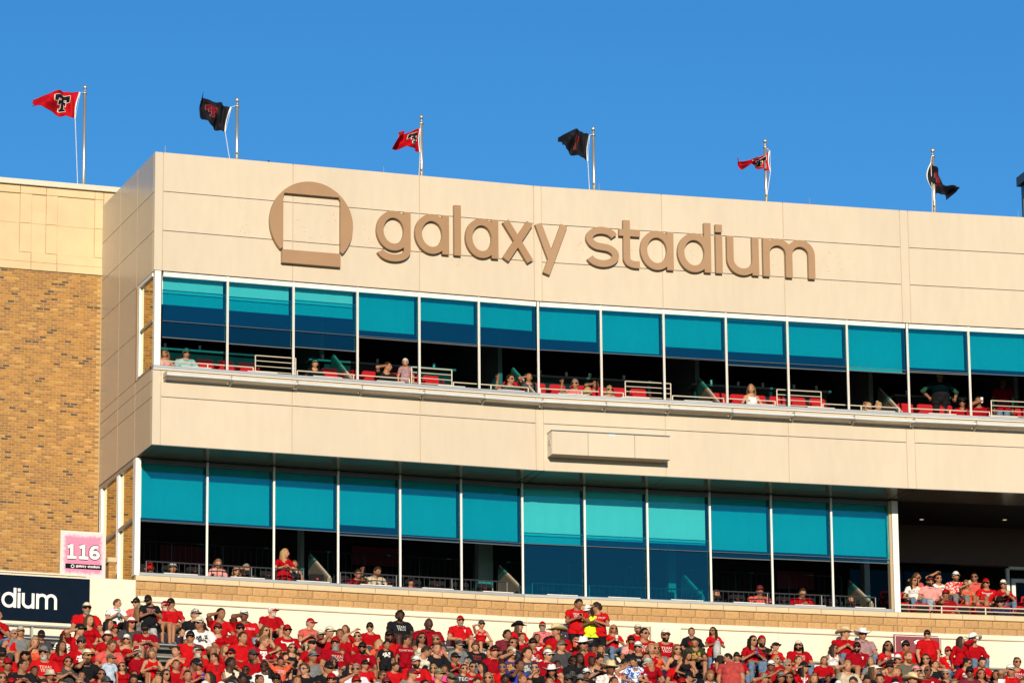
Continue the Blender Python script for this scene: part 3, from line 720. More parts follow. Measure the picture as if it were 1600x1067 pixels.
F += [(0, 1, 3, 2), (4 * n, 4 * n + 2, 4 * n + 3, 4 * n + 1)]
mb.add(V, F); part(mb, 'emblem_ring', TAN, sg)
mb = MB(); mb.rbox(0, ec[0] + qL - 0.03, ec[0] + qR, 0.02, 0.15, ec[1] + qBB, ec[1] + qB - 0.004, r=0.004); part(mb, 'emblem_bar', TAN, sg)
# old fixing holes left in the panels
hm = MB()
for x0, x1, y0, y1, n, i in ((375, 400, 325, 365, 9, 0), (445, 525, 333, 378, 22, 0), (552, 580, 340, 385, 7, 0), (600, 640, 345, 380, 5, 0), (700, 745, 405, 418, 9, 0), (1287, 1340, 394, 436, 15, 1), (895, 912, 375, 410, 4, 1), (985, 998, 380, 405, 3, 1), (1195, 1215, 398, 430, 5, 1), (1075, 1092, 385, 402, 4, 1)):
    for _ in range(n):
        s, z = un(i, 0, random.uniform(x0, x1), random.uniform(y0, y1)); r = random.uniform(0.005, 0.009)
        hm.box(i, s - r, s + r, 0.0012, 0.004, z - r, z + r)
o = part(hm, 'fixing_holes', mat('rust_stain', (0.30, 0.21, 0.12), 0.9), sb); o['kind'] = 'stuff'
# banner letters "dium" (the rest of the word runs out of the frame)
b0 = zz(0, -1.33, 70, 951.3); x0_ = zz(0, -1.33, 70, 927.6) - b0
for ch, a, b in (('a', -24, -1), ('d', 2.2, 25.3), ('i', 27, 32.2), ('u', 34, 53.8), ('m', 56.4, 89)):
    s0, s1 = un(0, -1.33, a, 940)[0], un(0, -1.33, b, 940)[0]
    mb = MB(); put = lambda u, v, d, s0=s0: fp(0, s0 + u, d, b0 + v)
    strokes(mb, glyph(ch, s1 - s0, x0_, 0.072), 0.072, put, -1.334, -1.329); part(mb, 'letter', WHITEP, nb)


def pink():
    m, t, b = new_mat('distressed_pink_print'); L = t.links
    tc = t.nodes.new('ShaderNodeTexCoord'); sp = t.nodes.new('ShaderNodeSeparateXYZ'); L.new(tc.outputs['Generated'], sp.inputs[0])
    def edge(sock):
        a = t.nodes.new('ShaderNodeMath'); a.operation = 'SUBTRACT'; L.new(sock, a.inputs[0]); a.inputs[1].default_value = 0.5
        c = t.nodes.new('ShaderNodeMath'); c.operation = 'ABSOLUTE'; L.new(a.outputs[0], c.inputs[0]); return c.outputs[0]
    mx = t.nodes.new('ShaderNodeMath'); mx.operation = 'MAXIMUM'; L.new(edge(sp.outputs[0]), mx.inputs[0]); L.new(edge(sp.outputs[2]), mx.inputs[1])
    nz = t.nodes.new('ShaderNodeTexNoise'); nz.inputs['Scale'].default_value = 14; nz.inputs['Detail'].default_value = 8; L.new(tc.outputs['Object'], nz.inputs['Vector'])
    ad = t.nodes.new('ShaderNodeMath'); ad.operation = 'MULTIPLY_ADD'; ad.inputs[1].default_value = 0.16; L.new(nz.outputs['Fac'], ad.inputs[0]); L.new(mx.outputs[0], ad.inputs[2])
    cr = t.nodes.new('ShaderNodeValToRGB'); cr.color_ramp.elements[0].position = 0.46; cr.color_ramp.elements[0].color = (0.72, 0.17, 0.29, 1)
    cr.color_ramp.elements[1].position = 0.53; cr.color_ramp.elements[1].color = (0.72, 0.48, 0.48, 1)
    L.new(ad.outputs[0], cr.inputs[0]); L.new(cr.outputs[0], b.inputs['Base Color']); b.inputs['Roughness'].default_value = 0.5
    return m
PINK = pink()
OP = -1.45
ps = thing('section_sign', 'pink section sign reading 116 standing on the cream wall', 'sign', fp(0, -1.8, OP, zt0))
sA, sB_ = un(0, OP, 94.5, 860)[0], un(0, OP, 165.5, 865)[0]; zA, zB_ = zz(0, OP, 93, 899), zz(0, OP, 94, 827.5)
m = MB(); m.rbox(0, sA, sB_, OP - 0.12, OP - 0.012, zA, zB_, r=0.01); part(m, 'sign_case', CREAMW, ps)
m = MB(); m.box(0, sA + 0.02, sB_ - 0.02, OP - 0.012, OP - 0.004, zA, zB_ - 0.03); part(m, 'sign_face', PINK, ps)
hz = zz(0, OP, 130, 850.5) - zz(0, OP, 130, 872.5); bz0 = zz(0, OP, 130, 873)
for ch, a, b in (('1', 104, 119.5), ('1', 122.5, 138), ('6', 139.5, 156)):
    s0, s1 = un(0, OP, a, 862)[0], un(0, OP, b, 862)[0]
    put = lambda u, v, d, s0=s0: fp(0, s0 + u, d, bz0 + v)
    mb = MB(); strokes(mb, glyph(ch, s1 - s0, hz, 0.085), 0.125, put, OP - 0.004, OP + 0.0005); o = part(mb, 'digit_outline', BLACKP, ps)
    mb = MB(); strokes(mb, glyph(ch, s1 - s0, hz, 0.085), 0.085, put, OP + 0.006, OP + 0.009); part(mb, 'digit', WHITEP, ps)
s0, s1 = un(0, OP, 102, 885)[0], un(0, OP, 159, 887)[0]; z1_ = zz(0, OP, 130, 881); z0_ = zz(0, OP, 130, 888.8)
m = MB(); m.box(0, s0, s1, OP - 0.004, OP + 0.002, z0_, z1_); part(m, 'navy_strip', NAVY, ps)
W_ = s1 - s0; H_ = z1_ - z0_; cur = s0 + W_ * 0.29; put0 = OP + 0.002
for ch, w in (('g', .055), ('a', .055), ('l', .018), ('a', .055), ('x', .05), ('y', .05), (' ', .03), ('s', .045), ('t', .034), ('a', .055), ('d', .055), ('i', .018), ('u', .05), ('m', .08)):
    if ch != ' ':
        mb = MB(); put = lambda u, v, d, c=cur: fp(0, c + u, d, z0_ + H_ * .36 + v); strokes(mb, glyph(ch, w * W_ * .92, H_ * .36, 0.013), 0.013, put, put0, put0 + 0.002); part(mb, 'letter', WHITEP, ps)
    cur += w * W_ * 1.02
mb = MB(); put = lambda u, v, d: fp(0, s0 + W_ * .2 + u, d, z0_ + H_ * .5 + v); strokes(mb, [(arc(0, 0, H_ * .3, H_ * .3, 0, 360, 24)[:-1], True)], 0.016, put, put0, put0 + 0.002); part(mb, 'emblem', WHITEP, ps)
# maroon section sign on the wall behind the top row
OS = OW + 0.02
mg = thing('maroon_sign', 'maroon section sign with cream border behind the top row at right', 'sign', fp(1, 9.5, OS, -5))
sA, sB_ = un(1, OS, 1396, 1005)[0], un(2, OS, 1470, 1010)[0] + 0 ; 
sB_ = un(1, OS, 1470, 1010)[0]; zA, zB_ = zz(1, OS, 1430, 1034), zz(1, OS, 1430, 992)
m = MB(); m.rbox(1, sA, sB_, OS - 0.015, OS + 0.045, zA, zB_, r=0.006); part(m, 'sign_panel', MAROON, mg)
for a, b, c, d in ((sA + .03, sB_ - .03, zB_ - .045, zB_ - .03), (sA + .03, sA + .045, zA, zB_ - .045), (sB_ - .045, sB_ - .03, zA, zB_ - .045)):
    m = MB(); m.box(1, a, b, OS + 0.045, OS + 0.049, c, d); part(m, 'border_line', WHITEP, mg)
for a in (1406, 1426):
    s0 = un(1, OS, a, 1010)[0]; zt_ = zz(1, OS, a, 999.5); put = lambda u, v, d, s0=s0: fp(1, s0 + u, d, zt_ - 0.42 + v)
    mb = MB(); strokes(mb, glyph('1', 0.28, 0.42, 0.09), 0.13, put, OS + 0.045, OS + 0.049); part(mb, 'digit_outline', BLACKP, mg)
    mb = MB(); strokes(mb, glyph('1', 0.28, 0.42, 0.09), 0.09, put, OS + 0.054, OS + 0.057); part(mb, 'digit', WHITEP, mg)

# ------------------------------------------------------------------ flagpoles and flags
FLAGRED = mat('red_flag_nylon', (0.46, 0.004, 0.010), rough=0.75, spec=0.1, var=0.05, bump=0.1, bscale=15)
FLAGBLK = mat('black_flag_nylon', (0.010, 0.010, 0.014), rough=0.7, spec=0.15, var=0.1, bump=0.1, bscale=15)
ROPE = mat('halyard_rope', (0.70, 0.66, 0.62), rough=0.8)
FL = [  # bay, pole x at foot, at top, y foot, y ball, offset, colour, label, top edge px, bottom edge px, emblem span (u0,u1)
    (0, 130, 133.2, 292, 137, -6.3, 0, 'red flag with black emblem flying from the leftmost roof pole', [(125.4, 144.5), (110, 143), (94.4, 142), (73, 148), (54, 152.7)], [(117.5, 186.2), (106, 183.5), (94.4, 180), (71, 171), (50.6, 166)], (0.24, 0.62)),
    (0, 370.5, 370, 248, 157, -1.3, 1, 'black flag folded upward on the second roof pole from the left', [(361.5, 167.7), (350, 165), (338, 162), (322, 151), (313.5, 146.3)], [(352, 207), (342, 203), (331, 198), (320.6, 190), (315, 176.6)], (0.45, 0.72)),
    (0, 659, 658, 275, 183.5, -1.3, 0, 'red flag with black emblem on the third roof pole above the lettering', [(657, 201), (648, 204), (639, 206.4), (630, 207.5), (620.7, 208.3)], [(656.5, 239), (648.8, 233), (634.7, 230.3), (622, 232), (610, 234.5)], (0.1, 0.5)),
    (1, 929, 926, 296, 202, -1.3, 1, 'black flag with ragged fly end on the fourth roof pole', [(921, 212), (913, 206), (905.4, 202), (890, 206.4), (874.5, 212)], [(918.6, 252.8), (908, 247), (897, 241.5), (886, 235), (876, 229)], (0.40, 0.56)),
    (1, 1197.5, 1195.5, 315, 221, -1.3, 0, 'red flag twisted around the fifth roof pole', [(1203, 236), (1190, 244), (1176, 250), (1163, 251), (1150, 245.7)], [(1204, 268), (1191, 264), (1180, 259.5), (1172, 258.5), (1162, 262.6)], (0.1, 0.55)),
    (2, 1461, 1456.5, 331, 235.5, -1.3, 1, 'black flag drooping to the right of the rightmost roof pole', [(1454.4, 253.4), (1461, 263), (1468, 275), (1480, 290), (1495, 295.6)], [(1456.5, 296), (1462, 301), (1470, 305.5), (1482, 310.5), (1495, 299)], (0.2, 0.45))]
# double T: horizontal bars and stems as rectangles in emblem space (x across, y up), drawn twice: outline then fill
DT = [(0.02, 0.98, 0.76, 1.0), (0.02, 0.20, 0.62, 0.78), (0.80, 0.98, 0.62, 0.78), (0.38, 0.62, 0.0, 0.80), (0.22, 0.78, 0.48, 0.62), (0.22, 0.34, 0.40, 0.50), (0.66, 0.78, 0.40, 0.50), (0.28, 0.72, 0.0, 0.14)]


def pl(P, u):
    u = min(max(u, 0), 1) * (len(P) - 1); k = min(int(u), len(P) - 2); f = u - k
    return (P[k][0] * (1 - f) + P[k + 1][0] * f, P[k][1] * (1 - f) + P[k + 1][1] * f)


for n_, (i, xf, xt, yf, yb, o_, colr, lab, TE, BE, eu) in enumerate(FL):
    sF, sT = un(i, o_, xf, yf)[0], un(i, o_, xt, yb)[0]; zT = zz(i, o_, xt, yb); zF = zz(i, o_, xf, yf) - 1.3
    if n_: zF = 7.25
    sP = (sF + sT) / 2
    pt = thing('flagpole', ['leftmost', 'second', 'third', 'fourth', 'fifth', 'rightmost'][n_] + ' metal flagpole' + (' standing on the brick building roof' if n_ == 0 else ' from the left on the cream building roof' if n_ < 5 else ' on the cream building roof'), 'flagpole', fp(i, sP, o_, zF), 'flagpoles along the roof line')
    m = MB(); m.tube([fp(i, sP, o_, zF), fp(i, sP, o_, (zF + zT) / 2), fp(i, sP, o_, zT - 0.18)], [0.055, 0.05, 0.042], 12); part(m, 'pole', POLEM, pt, True)
    m = MB(); m.tube([fp(i, sP, o_, zT - 0.2), fp(i, sP, o_, zT - 0.14)], 0.062, 12); m.tube([fp(i, sP, o_, zT - 0.14), fp(i, sP, o_, zT - 0.03)], 0.014, 8); part(m, 'truck', POLEM, pt, True)
    m = MB(); m.ball(fp(i, sP, o_, zT), 0.065, 14); part(m, 'finial_ball', POLEM, pt, True)
    m = MB(); h0 = un(i, o_ + 0.05, *TE[0]); h1 = un(i, o_ + 0.05, *BE[0])
    sb_ = sP + (-0.12 if n_ < 5 else -0.1)
    hp = [fp(i, sP - 0.05, o_ + 0.05, zT - 0.17), fp(i, h0[0], o_ + 0.05, h0[1]), fp(i, h1[0] - .0, o_ + 0.05, h1[1]), fp(i, sb_, o_ + 0.05, zF + 0.3)]
    m.tube(hp, 0.010, 5); part(m, 'halyard', ROPE, pt)
    m = MB(); m.tube([fp(i, sP - 0.03, o_ + 0.06, zF + 1.0), fp(i, sP - 0.03, o_ + 0.12, zF + 1.0)], 0.02, 6); part(m, 'cleat', POLEM, pt)
    ph = n_ * 1.9
    def fsurf(u, v, d=0.0, TE=TE, BE=BE, i=i, o_=o_, ph=ph):
        a, b = pl(TE, u), pl(BE, u); x, y = a[0] * v + b[0] * (1 - v), a[1] * v + b[1] * (1 - v)
        if u < 0.25 and BE[-1][0] > BE[0][0]: x -= 8.0 * (1 - u / 0.25) * math.sin(math.pi * v)
        elif u < 0.25: x -= 2.2 * (1 - u / 0.25) * math.sin(math.pi * v) * (1 if BE[-1][0] < BE[0][0] else -1)   # hoist bows between the two clips
        s, z = un(i, o_ + 0.05, x, y)
        rip = 0.20 * (0.25 + u) * math.sin(2 * math.pi * (1.5 * u + 0.35 * v) + ph) + 0.05 * math.sin(2 * math.pi * (3.6 * u - 0.8 * v) + ph * 2) + 0.03 * math.sin(9 * v + 5 * u + ph)
        return fp(i, s, o_ + 0.05 + rip * min(1, u * 5) + d, z)
    nu, nv = 40, 22; V = []; F = []
    for a in range(nu + 1):
        for b in range(nv + 1):
            u, v = a / nu, b / nv
            if a == nu: u = 1 - 0.03 * abs(math.sin(b * 1.7 + n_))
            V.append(fsurf(u, v))
    for a in range(nu):
        for b in range(nv): q = a * (nv + 1) + b; F.append((q, q + 1, q + nv + 2, q + nv + 1))
    ft = thing('flag', lab, 'flag', fp(i, sP, o_ + 0.05, zT - 0.3), 'flags along the roof line')
    m = MB(); m.add(V, F); c = part(m, 'cloth', FLAGRED if colr == 0 else FLAGBLK, ft, True)
    sm = c.modifiers.new('thick', 'SOLIDIFY'); sm.thickness = 0.006
    m = MB(); m.add([fsurf(0.0, b / 12, 0.008) for b in range(13)] + [fsurf(0.035, b / 12, 0.008) for b in range(13)], [(b, b + 1, b + 14, b + 13) for b in range(12)]); part(m, 'heading_band', WHITEP, ft, True)
    for nm, grow, mt_, d in (('emblem_outline', 0.035 if colr == 0 else 0.022, WHITEP if colr == 0 else mat('faded_outline', (0.30, 0.16, 0.16), 0.7), 0.010), ('emblem', 0.0, BLACKP if colr == 0 else mat('faded_red_print', (0.20, 0.006, 0.014), 0.7, spec=0.1), 0.024)):
        m = MB()
        for q, (x0, x1, y0, y1) in enumerate(DT):
            x0, x1, y0, y1 = x0 - grow, x1 + grow, y0 - grow, y1 + grow; K = 12; vs = []
            for a in range(K + 1):
                for b in range(K + 1):
                    ex, ey = x0 + (x1 - x0) * a / K, y0 + (y1 - y0) * b / K
                    if n_ < 5: u = eu[0] + (eu[1] - eu[0]) * (1 - ex)
                    else: u = eu[0] + (eu[1] - eu[0]) * ex
                    vs.append(fsurf(u, (0.2 + 0.62 * ey) if colr == 0 else (0.26 + 0.5 * ey), d + 0.0008 * q))
            m.add(vs, [(a * (K + 1) + b, a * (K + 1) + b + 1, (a + 1) * (K + 1) + b + 1, (a + 1) * (K + 1) + b) for a in range(K) for b in range(K)])
        part(m, nm, mt_, ft, True)
# lightning rods on the parapet, a small camera, the dark stair tower beyond
for n_, (i, x, y0, y1) in enumerate(((0, 258, 240, 228), (0, 599.5, 271, 261), (1, 936, 298, 287), (1, 1265, 321, 310), (2, 1591, 340, 329.5))):
    s, z0 = un(i, -0.15, x, y0); z1 = zz(i, -0.15, x, y1)
    m = MB(); m.tube([(0, 0, 0), (0, 0, z1 - z0 + 0.15)], [0.014, 0.008], 6); m.ball((0, 0, 0.03), 0.03, 8)
    o = m.build('lightning_rod', POLEM); o.location = fp(i, s, -0.15, z0 - 0.15)
    tag(o, ['leftmost', 'second', 'third', 'fourth', 'rightmost'][n_] + ' thin lightning rod on the roof edge', 'lightning rod', 'lightning rods on the parapet')
s, z = un(0, -0.1, 419, 255)
m = MB(); m.tube([(0, 0.0, -0.08), (0, 0, 0.02)], 0.012, 6); m.tube([(0, 0.05, 0.03), (0, -0.06, 0.03)], 0.025, 8)
o = m.build('security_camera', BLACKP); o.location = fp(0, s, -0.1, z); tag(o, 'tiny black camera on the roof edge above the round emblem', 'camera')
OT = -7.0
DKM = mat('dark_bronze_metal', (0.045, 0.04, 0.04), rough=0.4, var=0.1, metal=0.3)
s0 = un(2, OT - 3.5, 1594.5, 330)[0]; zt_ = zz(2, OT - 3.5, 1593, 277)
tw = thing('stair_tower', 'dark metal roof tower cut by the right edge of the picture', 'tower', fp(2, s0 + 2, OT - 1, 7.25))
m = MB(); m.box(2, s0 + 0.05, s0 + 4, OT - 3.5, OT, 7.25, zt_ - 0.28); part(m, 'tower_wall', DKM, tw)
m = MB(); m.rbox(2, s0 - 0.06, s0 + 4.1, OT - 3.6, OT + 0.1, zt_ - 0.28, zt_, r=0.02); part(m, 'tower_coping', DKM, tw)
m = MB(); m.box(2, s0 + 0.02, s0 + 0.06, OT - 3.3, OT - 3.1, 7.25, zt_ - 0.75); part(m, 'gold_trim', mat('gold_trim', (0.55, 0.40, 0.14), 0.4), tw)
m = MB(); m.rbox(2, s0 + 0.2, s0 + 3.8, OT, OT + 0.02, 7.25, zt_ - 0.7, r=0.005); part(m, 'tower_panel', DKM, tw)

# ------------------------------------------------------------------ inside: seats, rails, stair walls, counters
def make_seat(shell, pad, back_z=0.84):
    """folding stadium seat facing +y, origin on the floor below it"""
    def rb(x0, x1, y0, y1, z0, z1, r):
        m = MB(); P = []
        for (y, k) in ((y0, 1), (y1, 1)):
            for t in range(24):
                a = 2 * math.pi * t / 24; cx = (x1 - r if math.cos(a) > 0 else x0 + r); cz = (z1 - r if math.sin(a) > 0 else z0 + r)
                P.append((cx + r * math.cos(a), y, cz + r * math.sin(a)))
        m.add(P, [tuple(range(24)), tuple(range(47, 23, -1))] + [(t, t + 24, (t + 1) % 24 + 24, (t + 1) % 24) for t in range(24)])
        return m
    out = [('backrest', rb(-0.225, 0.225, -0.04, 0.0, back_z - 0.40, back_z, 0.07), shell)]
    out.append(('back_pad', rb(-0.19, 0.19, 0.0, 0.035, back_z - 0.36, back_z - 0.05, 0.06), pad))
    m = MB(); m.add([(-.21, 0.02, .40), (.21, 0.02, .40), (.21, .42, .43), (-.21, .42, .43), (-.21, 0.02, .46), (.21, 0.02, .46), (.21, .42, .48), (-.21, .42, .48)], [(3, 2, 1, 0), (4, 5, 6, 7), (0, 1, 5, 4), (1, 2, 6, 5), (2, 3, 7, 6), (3, 0, 4, 7)]); out.append(('seat_pan', m, shell))
    for sx in (-1, 1):
        m = MB(); x = sx * 0.245; m.hexa([(x - .022, -.02, .58), (x + .022, -.02, .58), (x + .022, .30, .60), (x - .022, .30, .60), (x - .022, -.02, .62), (x + .022, -.02, .62), (x + .022, .30, .635), (x - .022, .30, .635)]); out.append(('armrest', m, shell))
    m = MB(); m.tube([(0, 0.0, 0), (0, 0.0, .42)], 0.03, 8); m.tube([(-.24, 0.0, .42), (.24, 0, .42)], 0.025, 8); m.tube([(-.24, 0, .42), (-.24, 0, .6)], .016, 6); m.tube([(.24, 0, .42), (.24, 0, .6)], .016, 6); out.append(('stand', m, BLKSEAT))
    return [(n, (lambda me, q: (me.materials.append(q), me)[1])(mb.mesh(n, False), mt_)) for n, mb, mt_ in out]


SEAT_RED = make_seat(REDSEAT, REDSEAT); SEAT_BLK = make_seat(BLKSEAT, BLKSEAT); SEAT_RB = make_seat(REDSEAT, BLKSEAT)
m = MB(); m.box(0, 0, 0.001, 0, 0.001, 0, 0.001)
TAGM = (lambda mb: (mb.add([(-0.035, 0.037, 0.70), (0.035, 0.037, 0.70), (0.035, 0.037, 0.725), (-0.035, 0.037, 0.725), (-0.012, 0.037, 0.675), (0.012, 0.037, 0.675), (0.012, 0.037, 0.70), (-0.012, 0.037, 0.70)], [(0, 1, 2, 3), (4, 5, 6, 7)]), mb.mesh('seat_emblem'))[1])(MB()); TAGM.materials.append(REDP)


SEATN = {}
def put_seat(kind, i, s, o, zfl, label, group, tagm=False):
    k = SEATN[group] = SEATN.get(group, 0) + 1
    label = ORD[min(k, 14) - 1] + ' ' + label
    t = thing('stadium_chair', label, 'chair', fp(i, s, o, zfl), group, rotz(i))
    for n, me in kind: link(n, me, t)
    if tagm: link('seat_emblem', TAGM, t)
    return t


STAIRS_UP = [(0, 4.35), (0, 9.6), (1, 4.6), (1, 9.55), (2, 3.0)]
for i, a, b in ((0, 0.6, L1 - 0.2), (1, 0.3, L2 - 0.2), (2, 0.3, 4.0)):
    s = a; 
    while s < b:
        if all(not (q == i and abs(c - 0.45 - s) < 0.75) for q, c in STAIRS_UP):
            arr = ups[:7] if i == 0 else ([0.0] + ups[7:13] if i == 1 else [0.0, ups[13], 3.5])
            k = sum(1 for q in arr if q < s) - 1 + (0 if i == 0 else 6 if i == 1 else 12); k = max(0, min(k, 13))
            put_seat(SEAT_RED, i, s, -1.25 + random.uniform(-.02, .02), 1.80, f'red seat from the left inside the {ORD[k]} upper window', f'red seats behind the {ORD[k]} upper window')
        s += 0.56
for i, a, b in ((0, 0.5, L1 - 0.1), (1, 0.2, 9.9)):
    s = a
    while s < b:
        arr = los[:7] if i == 0 else [0.0] + los[7:13]
        k = max(0, min(sum(1 for q in arr if q < s) - 1 + (0 if i == 0 else 6), 11))
        put_seat(SEAT_BLK, i, s, -2.42, -3.44, f'black seat from the left inside the {ORD[k]} lower window', f'black seats behind the {ORD[k]} lower window', True)
        s += 0.66


def railing(i, s0, s1, o, z0, z1, nb, post, mt_, label, cat='railing', pick=0, r=0.018, group=None):
    t = thing('guard_rail', label, cat, fp(i, (s0 + s1) / 2, o, z0), group)
    for k in range(nb):
        z = z1 - (z1 - z0) * k / nb
        m = MB(); m.tube([fp(i, s0, o, z), fp(i, s1, o, z)], r if k == 0 else r * 0.8, 8); part(m, 'rail', mt_, t)
    n = max(1, int(round((s1 - s0) / post)))
    for k in range(n + 1):
        s = s0 + (s1 - s0) * k / n; m = MB(); m.tube([fp(i, s, o, z0), fp(i, s, o, z1)], r, 8); part(m, 'post', mt_, t)
    if pick:
        n = int((s1 - s0) / pick)
        for k in range(1, n):
            s = s0 + (s1 - s0) * k / n; m = MB(); m.tube([fp(i, s, o, z0 + 0.05), fp(i, s, o, z1)], 0.008, 5); part(m, 'picket', mt_, t)
    return t


def xs(i, o, x, y): return un(i, o, x, y)[0]
UR = [(0, 399, 462, 565), (0, 643, 706, 585), (1, 977, 1048, 605), (1, 1214, 1283, 620), (2, 1549, 1625, 635)]
prev = {0: 0.35, 1: 0.15, 2: 0.15}
for k, (i, xa, xb, y) in enumerate(UR):
    s0, s1 = xs(i, -0.4, xa, y), xs(i, -0.4, xb, y)
    railing(i, s0, s1, -0.40, 2.07, 2.62, 4, s1 - s0, RAILT, f'tall tan four-bar guard rail at {["the left end", "left of centre", "the centre", "right of centre", "the right end"][k]} of the upper windows', r=0.015)
    if s0 - prev[i] > 0.3: railing(i, prev[i], s0 - 0.05, -0.42, 2.07, 2.30, 1, 1.3, RAILT, f'low tan handrail along the upper windows, {ORD[k]} run from the left', r=0.017)
    prev[i] = s1 + 0.05
for k, (i, e) in enumerate(((0, L1 - 0.15), (1, L2 - 0.15))):
    railing(i, prev[i], e, -0.42, 2.07, 2.30, 1, 1.3, RAILT, f'low tan handrail ending at the {["first", "second"][k]} bend of the upper windows', r=0.017)
STW = mat('stair_wall_tan', (0.17, 0.145, 0.11), rough=0.6, var=0.05)
def stairwall(i, s, o0, o1, z0, z1, zb, label):
    t = thing('stair_wall', label, 'stair wall', fp(i, s, o0, zb))
    m = MB(); V = []
    for q in (s - 0.06, s + 0.06): V += [fp(i, q, o0, zb), fp(i, q, o1, zb), fp(i, q, o1, z1), fp(i, q, o0, z0)]
    m.add(V, [(0, 1, 2, 3), (7, 6, 5, 4), (0, 4, 5, 1), (1, 5, 6, 2), (2, 6, 7, 3), (3, 7, 4, 0)]); part(m, 'side_panel', STW, t)
    m = MB(); m.tube([fp(i, s, o0, z0 + 0.03), fp(i, s, o1, z1 + 0.03)], 0.03, 8); part(m, 'handrail', RAILT, t)
for k, (i, x, y) in enumerate(((0, 553, 592), (0, 838, 612), (1, 1126, 632), (1, 1412, 644))):
    s = xs(i, -0.5, x, y - 4); stairwall(i, s, -0.5, -2.3, 2.12, 3.25, 1.75, f'sloping tan stair wall inside the upper windows, {ORD[k]} from the left')
for k, (i, x, y) in enumerate(((0, 515, 906), (0, 815, 930), (1, 1098, 946), (1, 1362, 950))):
    s = xs(i, -2.1, x, y - 4); stairwall(i, s, -2.1, -3.8, -2.75, -1.85, -3.6, f'sloping grey stair wall inside the lower windows, {ORD[k]} from the left')
for k, (i, a, b) in enumerate(((0, 0.4, 4.6), (0, 5.6, 10.2), (1, 0.3, 5.0), (1, 5.3, 9.9))):
    railing(i, a, b, -1.92, -3.6, -2.62, 1, 1.5, RAILB, f'black picket railing inside the lower windows, {ORD[k]} run from the left', pick=0.14, r=0.02)
    railing(i, a, b, -4.6, -3.2, -1.55, 1, 1.5, RAILB, f'dark picket railing deep inside the lower lounge, {ORD[k]} run', pick=0.16, r=0.02)
m = MB(); m.prism(strip_plan(-4.4, -8.3, 0.3, 10.3, 0, 1), -3.62, -2.75); part(m, 'lounge_upper_tier', DARKIN2, sb)
for k, (i, a, b) in enumerate(((0, 0.6, 3.6), (0, 4.9, 9.0), (1, 0.3, 4.0), (1, 5.0, 9.0), (2, 0.4, 2.5))):
    t = thing('bar_counter', f'grey bar counter inside the upper suites, {ORD[k]} from the left', 'counter', fp(i, a, -2.5, 2.25))
    m = MB(); m.rbox(i, a, b, -2.95, -2.45, 3.12, 3.18, r=0.01); part(m, 'counter_top', WOODIN, t)
    m = MB(); m.box(i, a + 0.1, b - 0.1, -2.85, -2.6, 2.25, 3.12); part(m, 'counter_front', DARKIN2, t)
    for q in range(int((b - a) / 0.8)):
        s = a + 0.4 + q * 0.8 + random.uniform(-.2, .2)
        cu = thing('drinking_cup', f'{ORD[q]} pale cup from left on the {ORD[k]} bar counter of the upper suites', 'cup', fp(i, s, -2.55, 3.18), f'cups on the {ORD[k]} counter')
        m = MB(); m.tube([(0, 0, 0), (0, 0, 0.12)], [0.03, 0.042], 10); link('cup_body', (lambda me: (me.materials.append(WHITEP), me)[1])(m.mesh('cup_body', True)), cu)
        m = MB(); m.tube([(0, 0, 0.12), (0, 0, 0.128)], [0.045, 0.045], 10); link('cup_rim', (lambda me: (me.materials.append(WHITEP), me)[1])(m.mesh('cup_rim', True)), cu)
# white papers / ledges on sills read as short bright strips
for k in range(12):
    i = 0 if k < 6 else 1; a, b = (los[k] if k != 6 else 0), (los[k + 1] if k != 5 else L1)
    m = MB(); m.rbox(i, a + (b - a) * .35, a + (b - a) * .86, -1.80, -1.47, -2.998, -2.978, r=0.004); part(m, 'sill_track', WHITE, sb)
for k in range(14):
    i = 0 if k < 6 else (1 if k < 12 else 2); a, b = (ups[k] if k not in (6, 12) else 0), (ups[k + 1] if k not in (5, 11) else (L1 if k == 5 else L2))
    m = MB(); m.rbox(i, a + (b - a) * .30, a + (b - a) * .75, -0.28, 0.03, 2.078, 2.095, r=0.004); part(m, 'sill_track', WHITE, sb)

# ------------------------------------------------------------------ open terrace at the right
TS = los[12] + 0.25
m = MB(); m.prism([fxy(1, TS, -1.86), bend(2, -1.86), fxy(2, L3, -1.86), fxy(2, L3, -5.6), bend(2, -5.6), fxy(1, TS, -5.6)], -3.62, -3.50); part(m, 'terrace_floor', CONC, sb)
m = MB(); m.prism([fxy(1, TS, -2.7), bend(2, -2.7), fxy(2, L3, -2.7), fxy(2, L3, -5.6), bend(2, -5.6), fxy(1, TS, -5.6)], -3.50, -3.05); part(m, 'terrace_step', CONC, sb)
TG = glass_mat('dark_terrace_glass', (0.10, 0.10, 0.10), refl=0.0, k=0.22)
for a, b in ((0.0, 1.55), (1.6, 3.15)):
    m = MB(); m.add([fp(2, a, -5.6, -3.05), fp(2, b, -5.6, -3.05), fp(2, b, -5.6, -0.9), fp(2, a, -5.6, -0.9)], [(0, 1, 2, 3)]); part(m, 'terrace_glass', TG, sb)
m = MB(); m.box(2, -0.6, L3 - .4, -5.75, -5.5, -0.9, 0.19); part(m, 'terrace_beam', mat('dark_brown_bulkhead', (0.10, 0.05, 0.038), 0.6), sb)
m = MB(); m.box(1, TS - 0.1, TS, -8.3, -1.9, -3.6, 0.19)
dx = xs(2, -5.55, 1572, 900)
td = thing('terrace_door', 'white framed glass door at the back of the open terrace, right edge', 'door', fp(2, dx + .5, -5.6, -3.05))
